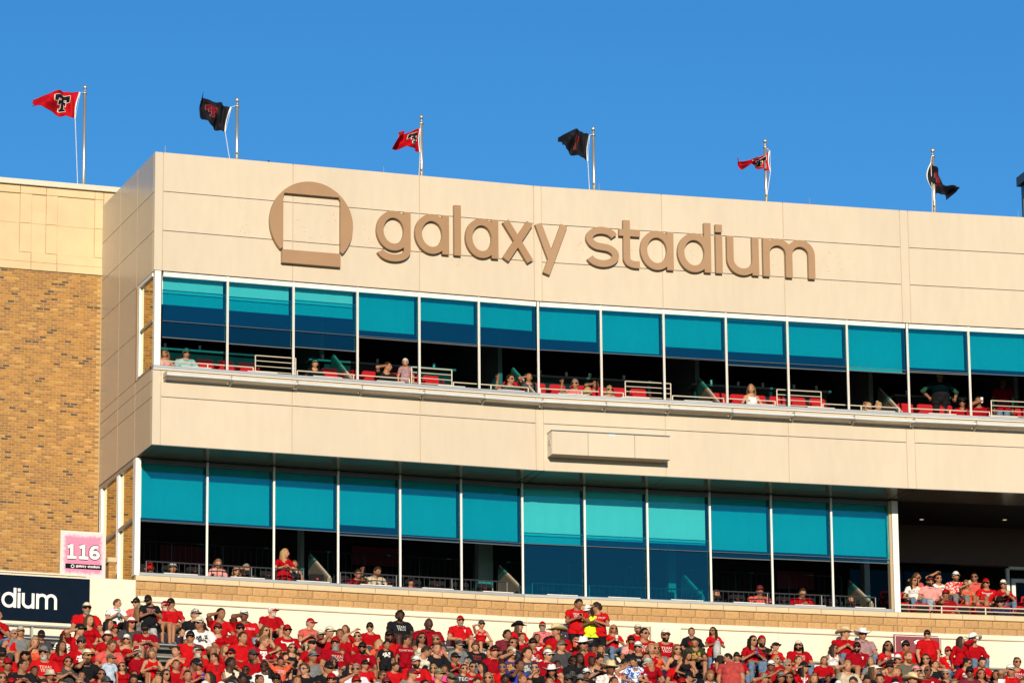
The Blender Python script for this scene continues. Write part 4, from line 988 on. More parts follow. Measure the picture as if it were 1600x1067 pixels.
for a, b, c, d in ((dx, dx + .09, -3.05, -0.95), (dx + .15, dx + .26, -3.05, -1.35), (dx + 1.05, dx + 1.16, -3.05, -1.35), (dx + .15, dx + 1.16, -1.35, -1.24), (dx + .26, dx + 1.05, -2.25, -2.13), (dx + .09, dx + 1.4, -0.98, -0.9)):
    m = MB(); m.rbox(2, a, b, -5.62, -5.5, c, d, r=0.01); part(m, 'frame_bar', WHITE, td)
m = MB(); m.add([fp(2, dx + .26, -5.57, -3.05), fp(2, dx + 1.05, -5.57, -3.05), fp(2, dx + 1.05, -5.57, -1.35), fp(2, dx + .26, -5.57, -1.35)], [(0, 1, 2, 3)]); part(m, 'door_glass', TG, td)
m = MB(); m.rbox(2, dx + .17, dx + .22, -5.5, -5.44, -2.35, -2.1, r=0.01); part(m, 'door_handle', BLACKP, td)
for nm, i, a, b in (('left bay', 1, TS + 0.02, L2 + 0.03), ('right bay', 2, -0.0, 5.0)):
    if b - a > 0.8 or True: railing(i, a if i == 2 else a, b, -1.55, -3.085, -2.86, 2, 1.28, RAILT, f'low tan two-bar railing along the open terrace, {nm}', r=0.02) if i == 2 else None
for r_, (o, zf_) in enumerate(((-2.25, -3.50), (-3.05, -3.05))):
    s = 0.35 if r_ == 0 else 0.25; k = 0
    while s < 5.0:
        put_seat(SEAT_RB, 2, s, o, zf_, f'red and black terrace seat from left in the {["front", "back"][r_]} row', f'terrace seats, {["front", "back"][r_]} row')
        s += 0.58; k += 1

# ------------------------------------------------------------------ columns, screens and lamps deep inside
COLM = mat('interior_column_paint', (0.30, 0.31, 0.29), rough=0.6, var=0.05)
for n_, (i, x, w_) in enumerate(((0, 471, .10), (0, 757, .42), (1, 1048, .22), (1, 1352, .16))):
    s = un(i, -4.2, x, 860)[0]; t = thing('interior_column', f'grey column inside the lower lounge, {ORD[n_]} from the left', 'column', fp(i, s, -4.2, -3.6))
    m = MB(); m.rbox(i, s - w_ / 2, s + w_ / 2, -4.4, -4.1, -3.6, 0.19, r=0.01); part(m, 'shaft', COLM, t)
    m = MB(); m.rbox(i, s - w_ / 2 - .02, s + w_ / 2 + .02, -4.42, -4.08, -3.6, -3.4, r=0.01); part(m, 'base_trim', SASHM, t)
def emit(name, c, st):
    m = bpy.data.materials.new(name); m.use_nodes = True; b = m.node_tree.nodes['Principled BSDF']; b.inputs['Base Color'].default_value = (*c, 1); b.inputs['Emission Color'].default_value = (*c, 1); b.inputs['Emission Strength'].default_value = st
    nz = m.node_tree.nodes.new('ShaderNodeTexNoise'); nz.inputs['Scale'].default_value = 3; mp = m.node_tree.nodes.new('ShaderNodeMapRange'); mp.inputs['To Min'].default_value = st * .6; mp.inputs['To Max'].default_value = st * 1.4
    m.node_tree.links.new(nz.outputs['Fac'], mp.inputs['Value']); m.node_tree.links.new(mp.outputs[0], b.inputs['Emission Strength']); return m
SCRR = emit('red_screen', (.06, .004, .01), .05); SCRW = emit('screen_text', (.6, .35, .4), .12); LAMP = emit('warm_downlight', (1, .75, .45), .45)
for n_, (i, x, y, wd) in enumerate(((0, 590, 868, 1.5), (0, 285, 866, 1.3), (1, 1245, 905, 1.2))):
    s, z = un(i, -7.9, x, y); t = thing('wall_screen', f'dim red television screen deep inside the lower lounge, {ORD[n_]} of three', 'television', fp(i, s, -8.0, z))
    m = MB(); m.rbox(i, s - wd / 2, s + wd / 2, -8.1, -8.0, z - .3, z + .3, r=0.02); part(m, 'screen_case', BLACKP, t)
    m = MB(); m.box(i, s - wd / 2 + .04, s + wd / 2 - .04, -8.0, -7.99, z - .26, z + .26); part(m, 'screen', SCRR, t)
for n_, (i, o, x, y, zc_) in enumerate(((2, -4.6, 1441, 841, None), (0, -3.0, 388, 519, None), (1, -3.0, 954, 558, None), (2, -4.2, 1571, 843, None))):
    s, z = un(i, o, x, y); z = 0.19 if y > 700 else BT - 0.02; s = un(i, o, x, y)[0]
    t = thing('ceiling_lamp', f'small lit ceiling lamp inside, {ORD[n_]} of four', 'lamp', fp(i, s, o, z))
    m = MB(); m.tube([fp(i, s, o, z - .035), fp(i, s, o, z - .004)], .075, 16); part(m, 'trim_ring', SASHM, t)
    m = MB(); m.tube([fp(i, s, o, z - .045), fp(i, s, o, z - .036)], .055, 16); part(m, 'lens', LAMP, t)
# ------------------------------------------------------------------ people: bodies grown from a smooth distance field
def v3(*a): return np.array(a, float)


def two_bone(a, c, l1, l2, hint):
    """elbow or knee between a and c"""
    d = c - a; L = np.linalg.norm(d)
    if L > (l1 + l2) * 0.995: c = a + d / L * (l1 + l2) * 0.995; d = c - a; L = np.linalg.norm(d)
    x = (l1 * l1 - l2 * l2 + L * L) / (2 * L); h = math.sqrt(max(l1 * l1 - x * x, 0))
    u = d / L; p = hint - u * (hint @ u); p /= (np.linalg.norm(p) + 1e-9)
    return a + u * x + p * h, c


def capsule(P, a, b, ra, rb):
    ab = b - a; t = np.clip(((P - a) @ ab) / (ab @ ab), 0, 1)
    return np.linalg.norm(P - a - t[:, None] * ab, axis=1) - (ra + (rb - ra) * t), t


def ellip(P, c, r, R=None):
    q = P - c
    if R is not None: q = q @ R
    k0 = np.linalg.norm(q / r, axis=1); k1 = np.linalg.norm(q / (np.array(r) ** 2), axis=1) + 1e-9
    return k0 * (k0 - 1) / k1


def smin(a, b, k):
    h = np.clip(0.5 + 0.5 * (b - a) / k, 0, 1)
    return b * (1 - h) + a * h - k * h * (1 - h)


BUILD = {  # shoulder half width, chest (x,y), waist (x,y), hip (x,y), arm radius, leg radius, bust
    'm': dict(sh=.190, ch=(.165, .118), wa=(.150, .115), hp=(.165, .125), ar=.048, lr=.085, bust=0),
    'b': dict(sh=.215, ch=(.195, .150), wa=(.215, .190), hp=(.205, .160), ar=.058, lr=.100, bust=0),
    'f': dict(sh=.160, ch=(.138, .100), wa=(.118, .095), hp=(.160, .120), ar=.039, lr=.080, bust=.055),
    'k': dict(sh=.165, ch=(.145, .105), wa=(.135, .105), hp=(.145, .110), ar=.040, lr=.070, bust=0)}

# pose: lean (deg forward), left/right wrist targets relative to the seat point (x right, y forward, z up) with elbow hints, legs
H = v3
POSES = {
    'lap':    dict(lean=6,  lw=H(-.13, .30, .17), rw=H(.13, .32, .17)),
    'knees':  dict(lean=24, lw=H(-.05, .50, .20), rw=H(.05, .50, .21)),
    'chin':   dict(lean=16, lw=H(-.12, .36, .17), rw=H(.06, .23, .57), rh=H(1, .5, -1)),
    'face':   dict(lean=8,  lw=H(-.13, .32, .17), rw=H(.07, .17, .70), rh=H(1, .3, -.6)),
    'phone':  dict(lean=10, lw=H(-.07, .33, .34), rw=H(.07, .34, .35)),
    'drink':  dict(lean=3,  lw=H(-.13, .32, .17), rw=H(.05, .22, .66), rh=H(1, .3, -.5)),
    'shade':  dict(lean=2,  lw=H(-.13, .32, .17), rw=H(.10, .14, .83), rh=H(1, .2, .0)),
    'behind': dict(lean=0,  lw=H(-.12, -.10, .74), rw=H(.12, -.10, .74), lh=H(-1, .2, .5), rh=H(1, .2, .5)),
    'point':  dict(lean=4,  lw=H(-.13, .32, .17), rw=H(.42, .38, .62), rh=H(.6, 0, -1)),
    'cross':  dict(lean=4,  lw=H(.08, .21, .30), rw=H(-.08, .23, .27), lh=H(-1, .3, -.6), rh=H(1, .3, -.6)),
    'down':   dict(lean=30, lw=H(-.08, .44, .26), rw=H(.08, .44, .26)),
    'stand':  dict(stand=1, lean=1, lw=H(-.24, .06, -.06), rw=H(.24, .06, -.06)),
    'standp': dict(stand=1, lean=4, lw=H(-.07, .30, .28), rw=H(.07, .31, .29)),
    'bend':   dict(stand=1, lean=48, lw=H(-.16, .46, .02), rw=H(.14, .48, .04)),
    'hips':   dict(stand=1, lean=2, lw=H(-.34, .16, .10), rw=H(.34, .16, .10), lh=H(-1, -.6, 0), rh=H(1, -.6, 0)),
}
VOX = 0.021


def spine(lean, h):
    """point and forward tilt at height h along the spine (curving gradually to the lean angle)"""
    n = 12; p = v3(0, 0.02, 0.0); a = 0
    for k in range(n):
        a = math.radians(lean) * (0.35 + 0.65 * (k + .5) / n); p = p + v3(0, math.sin(a), math.cos(a)) * h / n
    return p, a


def make_body(pose, build):
    """vertices, faces, region per vertex and along-limb position; origin at seat (or at the feet when standing)"""
    pd, b = POSES[pose], BUILD[build]; lean = pd.get('lean', 0); st = pd.get('stand', 0)
    sh = b['sh']
    C = [spine(lean, h) for h in (0.07, 0.20, 0.36, 0.47, 0.53, 0.60)]
    (pe, _), (wa, _), (ch, ca), (gi, ga), (nb, na), (nt_, _) = C
    R = lambda a: np.array([[1, 0, 0], [0, math.cos(a), math.sin(a)], [0, -math.sin(a), math.cos(a)]]).T
    Lsh, Rsh = gi + v3(-sh, 0, 0.0), gi + v3(sh, 0, 0.0)
    arms = {}
    for sd, S in (('l', Lsh), ('r', Rsh)):
        tgt = pd[sd + 'w'].copy(); hint = pd.get(sd + 'h', v3(-1 if sd == 'l' else 1, -0.4, -0.8))
        e, w = two_bone(S, tgt, 0.29, 0.255, hint); arms[sd] = (S, e, w)
    legs = {}
    for sd, x in (('l', -1), ('r', 1)):
        hip = v3(x * 0.095, 0.03, 0.075)
        if st: kn, an = v3(x * 0.10, 0.03, -0.38), v3(x * 0.105, 0.0, -0.80)
        else: kn, an = v3(x * 0.15, 0.47, 0.085), v3(x * 0.14, 0.46, -0.345)
        legs[sd] = (hip, kn, an, an + v3(x * 0.02, 0.15, -0.045), an + v3(0, -0.04, -0.04))
    lo = v3(-.62, -.42, -.50 if not st else -.94); hi = v3(.62, .78, .92)
    allp = np.array([q for a in arms.values() for q in a] + [q for l in legs.values() for q in l] + [c[0] for c in C])
    lo = np.maximum(lo, allp.min(0) - 0.26); hi = np.minimum(hi, allp.max(0) + 0.26)
    n = np.ceil((hi - lo) / VOX).astype(int) + 1
    ax = [lo[k] + VOX * np.arange(n[k]) for k in range(3)]
    G = np.stack(np.meshgrid(*ax, indexing='ij'), -1).reshape(-1, 3)

    def field(P, regions=False):
        cx, cy = b['ch']; wx, wy = b['wa']; hx, hy = b['hp']
        t = ellip(P, pe + v3(0, 0.0, 0.03), (hx, hy, 0.12))
        t = smin(t, ellip(P, wa + v3(0, 0.01 if build != 'b' else 0.035, 0), (wx, wy, 0.17), R(ca)), 0.05)
        t = smin(t, ellip(P, ch, (cx, cy, 0.17), R(ca)), 0.05)
        g, _ = capsule(P, gi + v3(-sh * .82, 0, 0), gi + v3(sh * .82, 0, 0), .062 if build != 'f' else .052, .062 if build != 'f' else .052); t = smin(t, g, 0.05)
        tr1, _ = capsule(P, nb + v3(0, -.01, .01), gi + v3(-sh * .8, -.01, .012), .062, .048); tr2, _ = capsule(P, nb + v3(0, -.01, .01), gi + v3(sh * .8, -.01, .012), .062, .048)
        t = smin(smin(t, tr1, .03), tr2, .03)
        if b['bust']:
            f = R(ca) @ v3(0, 1, 0)
            for x in (-1, 1): t = smin(t, ellip(P, ch + v3(x * .062, 0, 0.02) + f * (cy - .012), (b['bust'], b['bust'], b['bust'])), .03)
        nk, _ = capsule(P, nb + v3(0, 0, -.02), nt_ + v3(0, .012, .02), .062 if build != 'f' else .050, .056 if build != 'f' else .045)
        res = {'torso': (t, None), 'neck': (nk, None)}
        for sd in 'lr':
            S, e, w = arms[sd]; ar = b['ar']
            d1, t1 = capsule(P, S, e, ar * 1.18, ar * .88); d2, t2 = capsule(P, e, w, ar * .90, ar * .62)
            fw = (w - e) / np.linalg.norm(w - e)
            d3, _ = capsule(P, w + fw * .03, w + fw * .075, .032, .036)
            a = smin(smin(d1, d2, .02), d3, .015)
            res['arm' + sd] = (a, np.where(d1 < d2, t1, 1 + t2))
            hip, kn, an, toe, heel = legs[sd]; lr = b['lr']
            d1, t1 = capsule(P, hip, kn, lr, lr * .70); d2, t2 = capsule(P, kn, an, lr * .68, lr * .45)
            d3, _ = capsule(P, heel, toe, .040, .034)
            res['leg' + sd] = (smin(smin(d1, d2, .02), d3, .02), np.where(d1 < d2, t1, np.where(d2 < d3, 1 + t2, 2.5)))
        tot = smin(res['torso'][0], res['neck'][0], .03)
        for k, kk in (('arml', .028), ('armr', .028), ('legl', .035), ('legr', .035)): tot = smin(tot, res[k][0], kk)
        return (tot, res) if regions else tot

    D = field(G).reshape(n)
    # surface nets
    s = D < 0; c8 = [(i, j, k) for i in (0, 1) for j in (0, 1) for k in (0, 1)]
    sl = lambda A, c: A[c[0]:A.shape[0] - 1 + c[0], c[1]:A.shape[1] - 1 + c[1], c[2]:A.shape[2] - 1 + c[2]]
    cnt = sum(sl(s, c).astype(int) for c in c8); act = (cnt > 0) & (cnt < 8)
    idx = -np.ones(act.shape, int); ii = np.argwhere(act); idx[act] = np.arange(len(ii))
    acc = np.zeros((len(ii), 3)); num = np.zeros(len(ii))
    for a in range(8):
        for bb_ in range(a + 1, 8):
            ca_, cb_ = np.array(c8[a]), np.array(c8[bb_])
            if np.abs(ca_ - cb_).sum() != 1: continue
            da, db = sl(D, c8[a])[act], sl(D, c8[bb_])[act]; m_ = (da < 0) != (db < 0)
            tt = np.where(m_, da / (da - db + 1e-12), 0)
            pt = ca_ + (cb_ - ca_) * tt[:, None]; acc += np.where(m_[:, None], pt, 0); num += m_
    V = lo + VOX * (ii + acc / num[:, None])
    F = []
    for axis in range(3):
        o1, o2 = [(1, 2), (2, 0), (0, 1)][axis]
        A = s.take(range(0, s.shape[axis] - 1), axis); B = s.take(range(1, s.shape[axis]), axis)
        for e in np.argwhere(A != B):
            if e[o1] == 0 or e[o2] == 0 or e[o1] >= idx.shape[o1] or e[o2] >= idx.shape[o2]: continue
            q = []
            for d1, d2 in ((0, 0), (-1, 0), (-1, -1), (0, -1)):
                c = e.copy(); c[o1] += d1; c[o2] += d2; q.append(idx[tuple(c)])
            if min(q) < 0: continue
            F.append(q if s[tuple(e)] else q[::-1])
    tot, res = field(V, True)
    keys = ['torso', 'neck', 'arml', 'armr', 'legl', 'legr']
    dm = np.stack([res[k][0] for k in keys], 1); reg = dm.argmin(1)
    tp = np.zeros(len(V))
    for q, k in enumerate(keys):
        if res[k][1] is not None: tp = np.where(reg == q, res[k][1], tp)
    eps = 0.006; Nn = np.stack([field(V + eps * np.eye(3)[k]) - field(V - eps * np.eye(3)[k]) for k in range(3)], 1); Nn /= (np.linalg.norm(Nn, axis=1)[:, None] + 1e-9)
    # fingers: four unequal, bent fingers and a thumb leaving the side of the palm
    FV, FF = [], []
    for sd in 'lr':
        S, e, w = arms[sd]; fw = (w - e) / np.linalg.norm(w - e); side = np.cross(fw, v3(0, 0, 1)); side /= (np.linalg.norm(side) + 1e-6); dn = np.cross(side, fw); dn = dn if dn[2] < 0 else -dn
        p0 = w + fw * .09
        for k, L in enumerate((.062, .072, .068, .052)):
            q = p0 + side * (.027 - .018 * k); d1 = fw * .8 + dn * .6; d2 = fw * .1 + dn
            mb = MB(); mb.tube([q - fw * .02, q + d1 * L * .5, q + d1 * L * .5 + d2 * L * .5], [.0095, .009, .0075], 5); FF += [tuple(len(FV) + x for x in f) for f in mb.f]; FV += mb.v
        q = w + fw * .045 + side * .03; mb = MB(); mb.tube([q, q + (side * .8 + fw * .5) * .03, q + (side * .8 + fw * .5) * .03 + (fw + dn * .4) * .03], [.012, .0105, .0085], 5)
        FF += [tuple(len(FV) + x for x in f) for f in mb.f]; FV += mb.v
    off = v3(0, 0, 0.88) if st else v3(0, 0, 0)
    head_c = nt_ + v3(0, .030, .092)
    return dict(V=V + off, F=np.array(F), reg=reg, tp=tp, N=Nn, FV=[tuple(np.array(q) + off) for q in FV], FF=FF, head=head_c + off, chest=ch + off, gi=gi + off, nb=nb + off, sh=sh, wr={k: a[2] + off for k, a in arms.items()},
                hand={k: a[2] + off + (a[2] - a[1]) / np.linalg.norm(a[2] - a[1]) * .10 for k, a in arms.items()}, stand=st, ca=ca, lean=math.radians(lean), waz=wa[2] + off[2])


BODY = {}
def body(pose, build):
    if (pose, build) not in BODY: BODY[(pose, build)] = make_body(pose, build)
    return BODY[(pose, build)]


# ---- head: a shaped skull; every hair style, beard and hat is a shell over the same surface
def head_pt(d):
    d = np.asarray(d, float); p = d * v3(.078, .098, .122)
    x, y, z = p[..., 0].copy(), p[..., 1].copy(), p[..., 2].copy()
    lowr = np.clip(-z / .122, 0, 1)
    x = x * (1 - .30 * lowr ** 1.3); y = np.where(y > 0, y * (1 - .06 * lowr), y * (1 - .42 * lowr))
    fr = np.clip(d[..., 1], 0, 1)
    y = y + fr * (.026 * np.exp(-(x / .013) ** 2) * np.exp(-((z + .016) / .022) ** 2) + .006 * np.exp(-((z - .03) / .012) ** 2) + .007 * np.exp(-(x / .025) ** 2) * np.exp(-((z + .058) / .010) ** 2) + .012 * np.exp(-(x / .03) ** 2) * np.exp(-((z + .10) / .02) ** 2))
    for sx in (-1, 1): y = y - fr * .010 * np.exp(-((x - sx * .033) / .016) ** 2) * np.exp(-((z - .010) / .012) ** 2)
    return np.stack([x, y, z], -1)


NA, NP = 28, 18
def sph(na=NA, npp=NP):
    D = []
    for a in range(npp + 1):
        th = math.pi * a / npp
        for j in range(na): t = 2 * math.pi * j / na; D.append((math.sin(th) * math.sin(t), math.sin(th) * math.cos(t), math.cos(th)))
    F = [(a * na + j, (a + 1) * na + j, (a + 1) * na + (j + 1) % na, a * na + (j + 1) % na) for a in range(npp) for j in range(na)]
    return np.array(D), F
SD, SF = sph()
HV = head_pt(SD)


def head_parts():
    """skin surface with ears; dark eyes and brows; lips"""
    m = MB(); m.add(HV, [f[::-1] for f in SF], 0)
    for sx in (-1, 1):
        m.ball((sx * .079, -.008, .0), (.010, .020, .032), 8, 0)
        m.ball((sx * .033, .080, .010), (.015, .009, .0095), 8, 1); m.ball((sx * .033, .0845, .032), (.019, .007, .0055), 6, 1)
    m.ball((0, .0865, -.058), (.024, .008, .0075), 8, 2)
    return m
HEADM = head_parts()


def shell(mask, off, noise=0.0, seed=0, thick=True, na=NA, npp=NP):
    """part of the head surface pushed outward"""
    r = np.random.default_rng(seed); D, F = SD, SF; P = head_pt(D)
    P[:, 1] -= np.clip(D[:, 1], 0, 1) * 0.0
    keep = np.array([mask(*q) for q in P]); dirs = D / np.linalg.norm(D, axis=1)[:, None]
    o = off(P) if callable(off) else np.full(len(P), off)
    Q = P + dirs * (o + noise * r.uniform(-1, 1, len(P)))[:, None]
    m = MB(); fs = [f for f in F if sum(keep[list(f)]) >= 3]
    for q in (0, NP): Q[q * NA:(q + 1) * NA] = Q[q * NA:(q + 1) * NA].mean(0)
    w_ = lambda v: 0 if v < NA else (NP * NA if v >= NP * NA else v)         # weld the poles
    G_ = []
    for f in fs:
        h = []
        for v in f:
            v = w_(v)
            if v not in h: h.append(v)
        if len(h) > 2: G_.append(tuple(h[::-1]))
    us = sorted({v for f in G_ for v in f}); mp_ = {v: k for k, v in enumerate(us)}
    m.add(Q[us], [tuple(mp_[v] for v in f) for f in G_]); return m


def rot_head(yaw, nod):
    y = Matrix.Rotation(math.radians(yaw), 4, 'Z'); n = Matrix.Rotation(math.radians(-nod), 4, 'X'); return y @ n      # nod > 0 looks down


HAIRM = {}
def hair_mesh(style):
    if style in HAIRM: return HAIRM[style]
    hl = lambda x, y, z: z > (.062 if y > .045 else (.010 if y > -.02 else -.055))
    under = lambda x, y, z: (z > (.03 if y > .03 else (-.005 if y > -.02 else -.06))) and z < .075 and y < .07
    m = None
    if style == 'short': m = shell(hl, .013, .004, 1)
    elif style == 'buzz': m = shell(hl, .005, .001, 2)
    elif style == 'curly': m = shell(hl, lambda P: .028 + .010 * np.sin(P[:, 0] * 90) * np.cos(P[:, 2] * 80 + P[:, 1] * 60), .008, 3)
    elif style == 'under': m = shell(under, .007, .002, 4)
    elif style in ('long', 'longcap', 'mullet'):
        m = shell(hl if style != 'longcap' else under, .014 if style != 'longcap' else .008, .003, 5)
        n = 22; rows = 10 if style != 'mullet' else 6; V = []; r = np.random.default_rng(9); bot = -.30 if style != 'mullet' else -.16
        a0 = 62 if style != 'mullet' else 115
        for q in range(rows + 1):
            f = q / rows; z = .055 + (bot - .055) * f
            for j in range(n + 1):
                a = math.radians(a0 + (360 - 2 * a0) * j / n); rx, ry = .093 + .022 * math.sin(math.pi * min(1, f * 1.2)), .105 + .008 * f
                w = .006 * math.sin(j * 2.3 + q * .5) + r.uniform(-.002, .002)
                V.append(((rx + w) * math.sin(a), (ry + w) * math.cos(a) - .012 - .02 * f * (abs(math.cos(a)) if math.cos(a) < 0 else 0), z - (.02 * abs(math.sin(j * 1.3)) if q == rows else 0)))
        b0 = len(m.v); m.add(V, [(q * (n + 1) + j, q * (n + 1) + j + 1, (q + 1) * (n + 1) + j + 1, (q + 1) * (n + 1) + j) for q in range(rows) for j in range(n)])
        V2 = [(x * .80, y * .80 - .002, z) for x, y, z in V]; m.add(V2, [((q + 1) * (n + 1) + j, (q + 1) * (n + 1) + j + 1, q * (n + 1) + j + 1, q * (n + 1) + j) for q in range(rows) for j in range(n)])
    elif style in ('bun', 'pony', 'ponycap'):
        m = shell(hl if style != 'ponycap' else under, .010, .002, 6)
        if style == 'bun': m.ball((0, -.075, .105), (.045, .045, .042), 10)
        else: m.tube([(0, -.10, .04), (0, -.15, .02), (0, -.155, -.08), (0.01, -.13, -.20)], [.022, .034, .032, .010], 9)
    elif style == 'beard': m = shell(lambda x, y, z: y > .005 and z < -.036 and not (abs(x) < .022 and -.066 < z < -.048), lambda P: np.where(P[:, 2] < -.08, .022, .009), .002, 7)
    elif style == 'longbeard': m = shell(lambda x, y, z: y > .005 and z < -.036, lambda P: np.where(P[:, 2] < -.085, .055, .011), .003, 8)
    HAIRM[style] = m.mesh('hair' if 'beard' not in style else 'beard', True)
    HAIRM[style].materials.append(None)
    return HAIRM[style]


HATM = {}
def brim_plate(half, reach, z, droop, y0, tilt=0.0):
    m = MB(); n = 12; V = []
    for q, r in enumerate((0.0, 0.5, 1.0)):
        for j in range(n + 1):
            a = math.radians(-78 + 156 * j / n); x = (.082 + (half - .082) * r) * math.sin(a); y = y0 * math.cos(a) * .98 + reach * r * max(0.0, math.cos(a)) ** .55
            V.append((x, y, z - droop * (x / half) ** 2 - tilt * r))
    V += [(x, y, zz_ - .006) for x, y, zz_ in V]; k = 3 * (n + 1); F = []
    for q in range(2):
        for j in range(n): a = q * (n + 1) + j; F += [(a, a + 1, a + n + 2, a + n + 1)[::-1], (a + k, a + k + 1, a + k + n + 2, a + k + n + 1)]
    for j in range(n): a = 2 * (n + 1) + j; F.append((a, a + 1, a + 1 + k, a + k)[::-1])
    m.add(V, F); return m


def hat_meshes(kind):
    """list of (part name, mesh): the first is the hat, the rest its own parts"""
    if kind in HATM: return HATM[kind]
    out = []
    if kind in ('cap', 'capback'):
        d = shell(lambda x, y, z: z > (.046 if y > 0 else .028), lambda P: .013 + .016 * np.clip((P[:, 2] - .05) / .07, 0, 1) * (P[:, 1] > -.05), 0, 1)
        b = brim_plate(.088, .085, .058, .022, .098, .018)
        if kind == 'capback': b.v = [(x, -y * .95, z - .018) for x, y, z in b.v]; b.f = [f[::-1] for f in b.f]
        out = [('cap', d), ('brim', b)]
    elif kind == 'visor':
        d = shell(lambda x, y, z: .040 < z < .085, .014, 0, 1); out = [('visor', d), ('brim', brim_plate(.09, .085, .058, .022, .098, .018))]
    elif kind == 'beanie': out = [('beanie', shell(lambda x, y, z: z > (.035 if y > 0 else .0), .022, .002, 3))]
    elif kind in ('cowboy', 'bucket'):
        n = 28; cw = kind == 'cowboy'; V = []; F = []
        prof = [(1.10, .050), (1.10, .075), (1.04, .12), (.92, .165), (.66, .182), (.30, .165), (.02, .158)] if cw else [(1.12, .040), (1.10, .08), (1.02, .12), (.90, .142), (.5, .148), (.02, .15)]
        for q, (s_, z) in enumerate(prof):
            for j in range(n):
                a = 2 * math.pi * j / n; x, y = .088 * s_ * math.sin(a), .106 * s_ * math.cos(a)
                dz = -.022 * math.exp(-(x / .022) ** 2) if cw and z > .14 else 0
                if cw and z > .11: x *= (1 - .22 * max(0, math.cos(a)))
                V.append((x, y, z + dz))
        for q in range(len(prof) - 1):
            for j in range(n): F.append((q * n + j, q * n + (j + 1) % n, (q + 1) * n + (j + 1) % n, (q + 1) * n + j)[::-1])
        d = MB(); d.add(V, F)
        V = []; F = []; rr = (1.08, 1.4, 1.75, 2.05) if cw else (1.1, 1.3, 1.5, 1.68)
        for q, s_ in enumerate(rr):
            for j in range(n):
                a = 2 * math.pi * j / n; x, y = .088 * s_ * math.sin(a) * (1.08 if cw else 1), .106 * s_ * math.cos(a); f = q / 3
                z = .050 + (.062 * f ** 2 * math.sin(a) ** 2 - .020 * f ** 2 * math.cos(a) ** 2) if cw else .045 - .035 * f
                V.append((x, y, z))
        k = len(V); V += [(x, y, z - .007) for x, y, z in V]
        for q in range(3):
            for j in range(n): a, b_, c, e = q * n + j, q * n + (j + 1) % n, (q + 1) * n + (j + 1) % n, (q + 1) * n + j; F += [(a, e, c, b_)[::-1], (a + k, b_ + k, c + k, e + k)[::-1]]
        for j in range(n): a, b_ = 3 * n + j, 3 * n + (j + 1) % n; F.append((a, b_, b_ + k, a + k))
        b = MB(); b.add(V, F)
        h = MB(); V = []
        for z in (.056, .078):
            for j in range(n): a = 2 * math.pi * j / n; V.append((.100 * math.sin(a), .120 * math.cos(a), z))
        h.add(V, [(j, (j + 1) % n, n + (j + 1) % n, n + j) for j in range(n)])
        out = [('cowboy_hat' if cw else 'bucket_hat', d), ('brim', b), ('hat_band', h)]
    HATM[kind] = []
    for nm, mb in out:
        me_ = mb.mesh(nm, True); me_.materials.append(None); HATM[kind].append((nm, me_))
    return HATM[kind]


def glasses_mesh():
    m = MB()
    for sx in (-1, 1):
        V = []; n = 12
        for d in (.098, .090):
            for j in range(n):
                a = 2 * math.pi * j / n; ca, sa = math.cos(a), math.sin(a)
                V.append((sx * .034 + .030 * math.copysign(abs(ca) ** .7, ca), d - .006 * abs(sx * .034 + .03 * ca) / .06, .010 + .020 * math.copysign(abs(sa) ** .7, sa)))
        m.add(V, [tuple(range(n)), tuple(range(2 * n - 1, n - 1, -1))] + [(j, (j + 1) % n, n + (j + 1) % n, n + j) for j in range(n)])
        m.tube([(sx * .062, .088, .018), (sx * .082, .03, .018), (sx * .084, -.02, .012)], .0045, 5)
    m.tube([(-.012, .100, .020), (.012, .100, .020)], .005, 5)
    me_ = m.mesh('sunglasses', True); me_.materials.append(None); return me_
GLS = glasses_mesh()

FULL = {}
def full_body_mesh(pose, build, yaw, nod):
    """one mesh: limbs and trunk, fingers, head turned on the neck; slots skin, dark (eyes), lips, shoes"""
    k = (pose, build, yaw, nod)
    if k in FULL: return FULL[k]
    B = body(pose, build); mb = MB(); nv = len(B['V'])
    sl_ = np.where((B['reg'] >= 4) & (B['tp'] > 2), 3, 0)
    mb.v = [tuple(q) for q in B['V'].tolist()]; mb.f = [tuple(f) for f in B['F'].tolist()]; mb.m = [int(sl_[f[0]]) for f in B['F']]
    mb.add(B['FV'], B['FF'], 0)
    M = rot_head(yaw, nod); R = np.array(M.to_3x3()); hs_ = 1.07 if build != 'k' else 1.2
    Vh = np.array(HEADM.v) * hs_; piv = v3(0, -.03, -.09)
    Vh = (Vh - piv) @ R.T + piv + B['head']
    b0 = len(mb.v); mb.v += [tuple(q) for q in Vh.tolist()]; mb.f += [tuple(b0 + x for x in f) for f in HEADM.f]; mb.m += HEADM.m
    me_ = mb.mesh('body', True)
    for _ in range(4): me_.materials.append(None)
    FULL[k] = me_; return me_


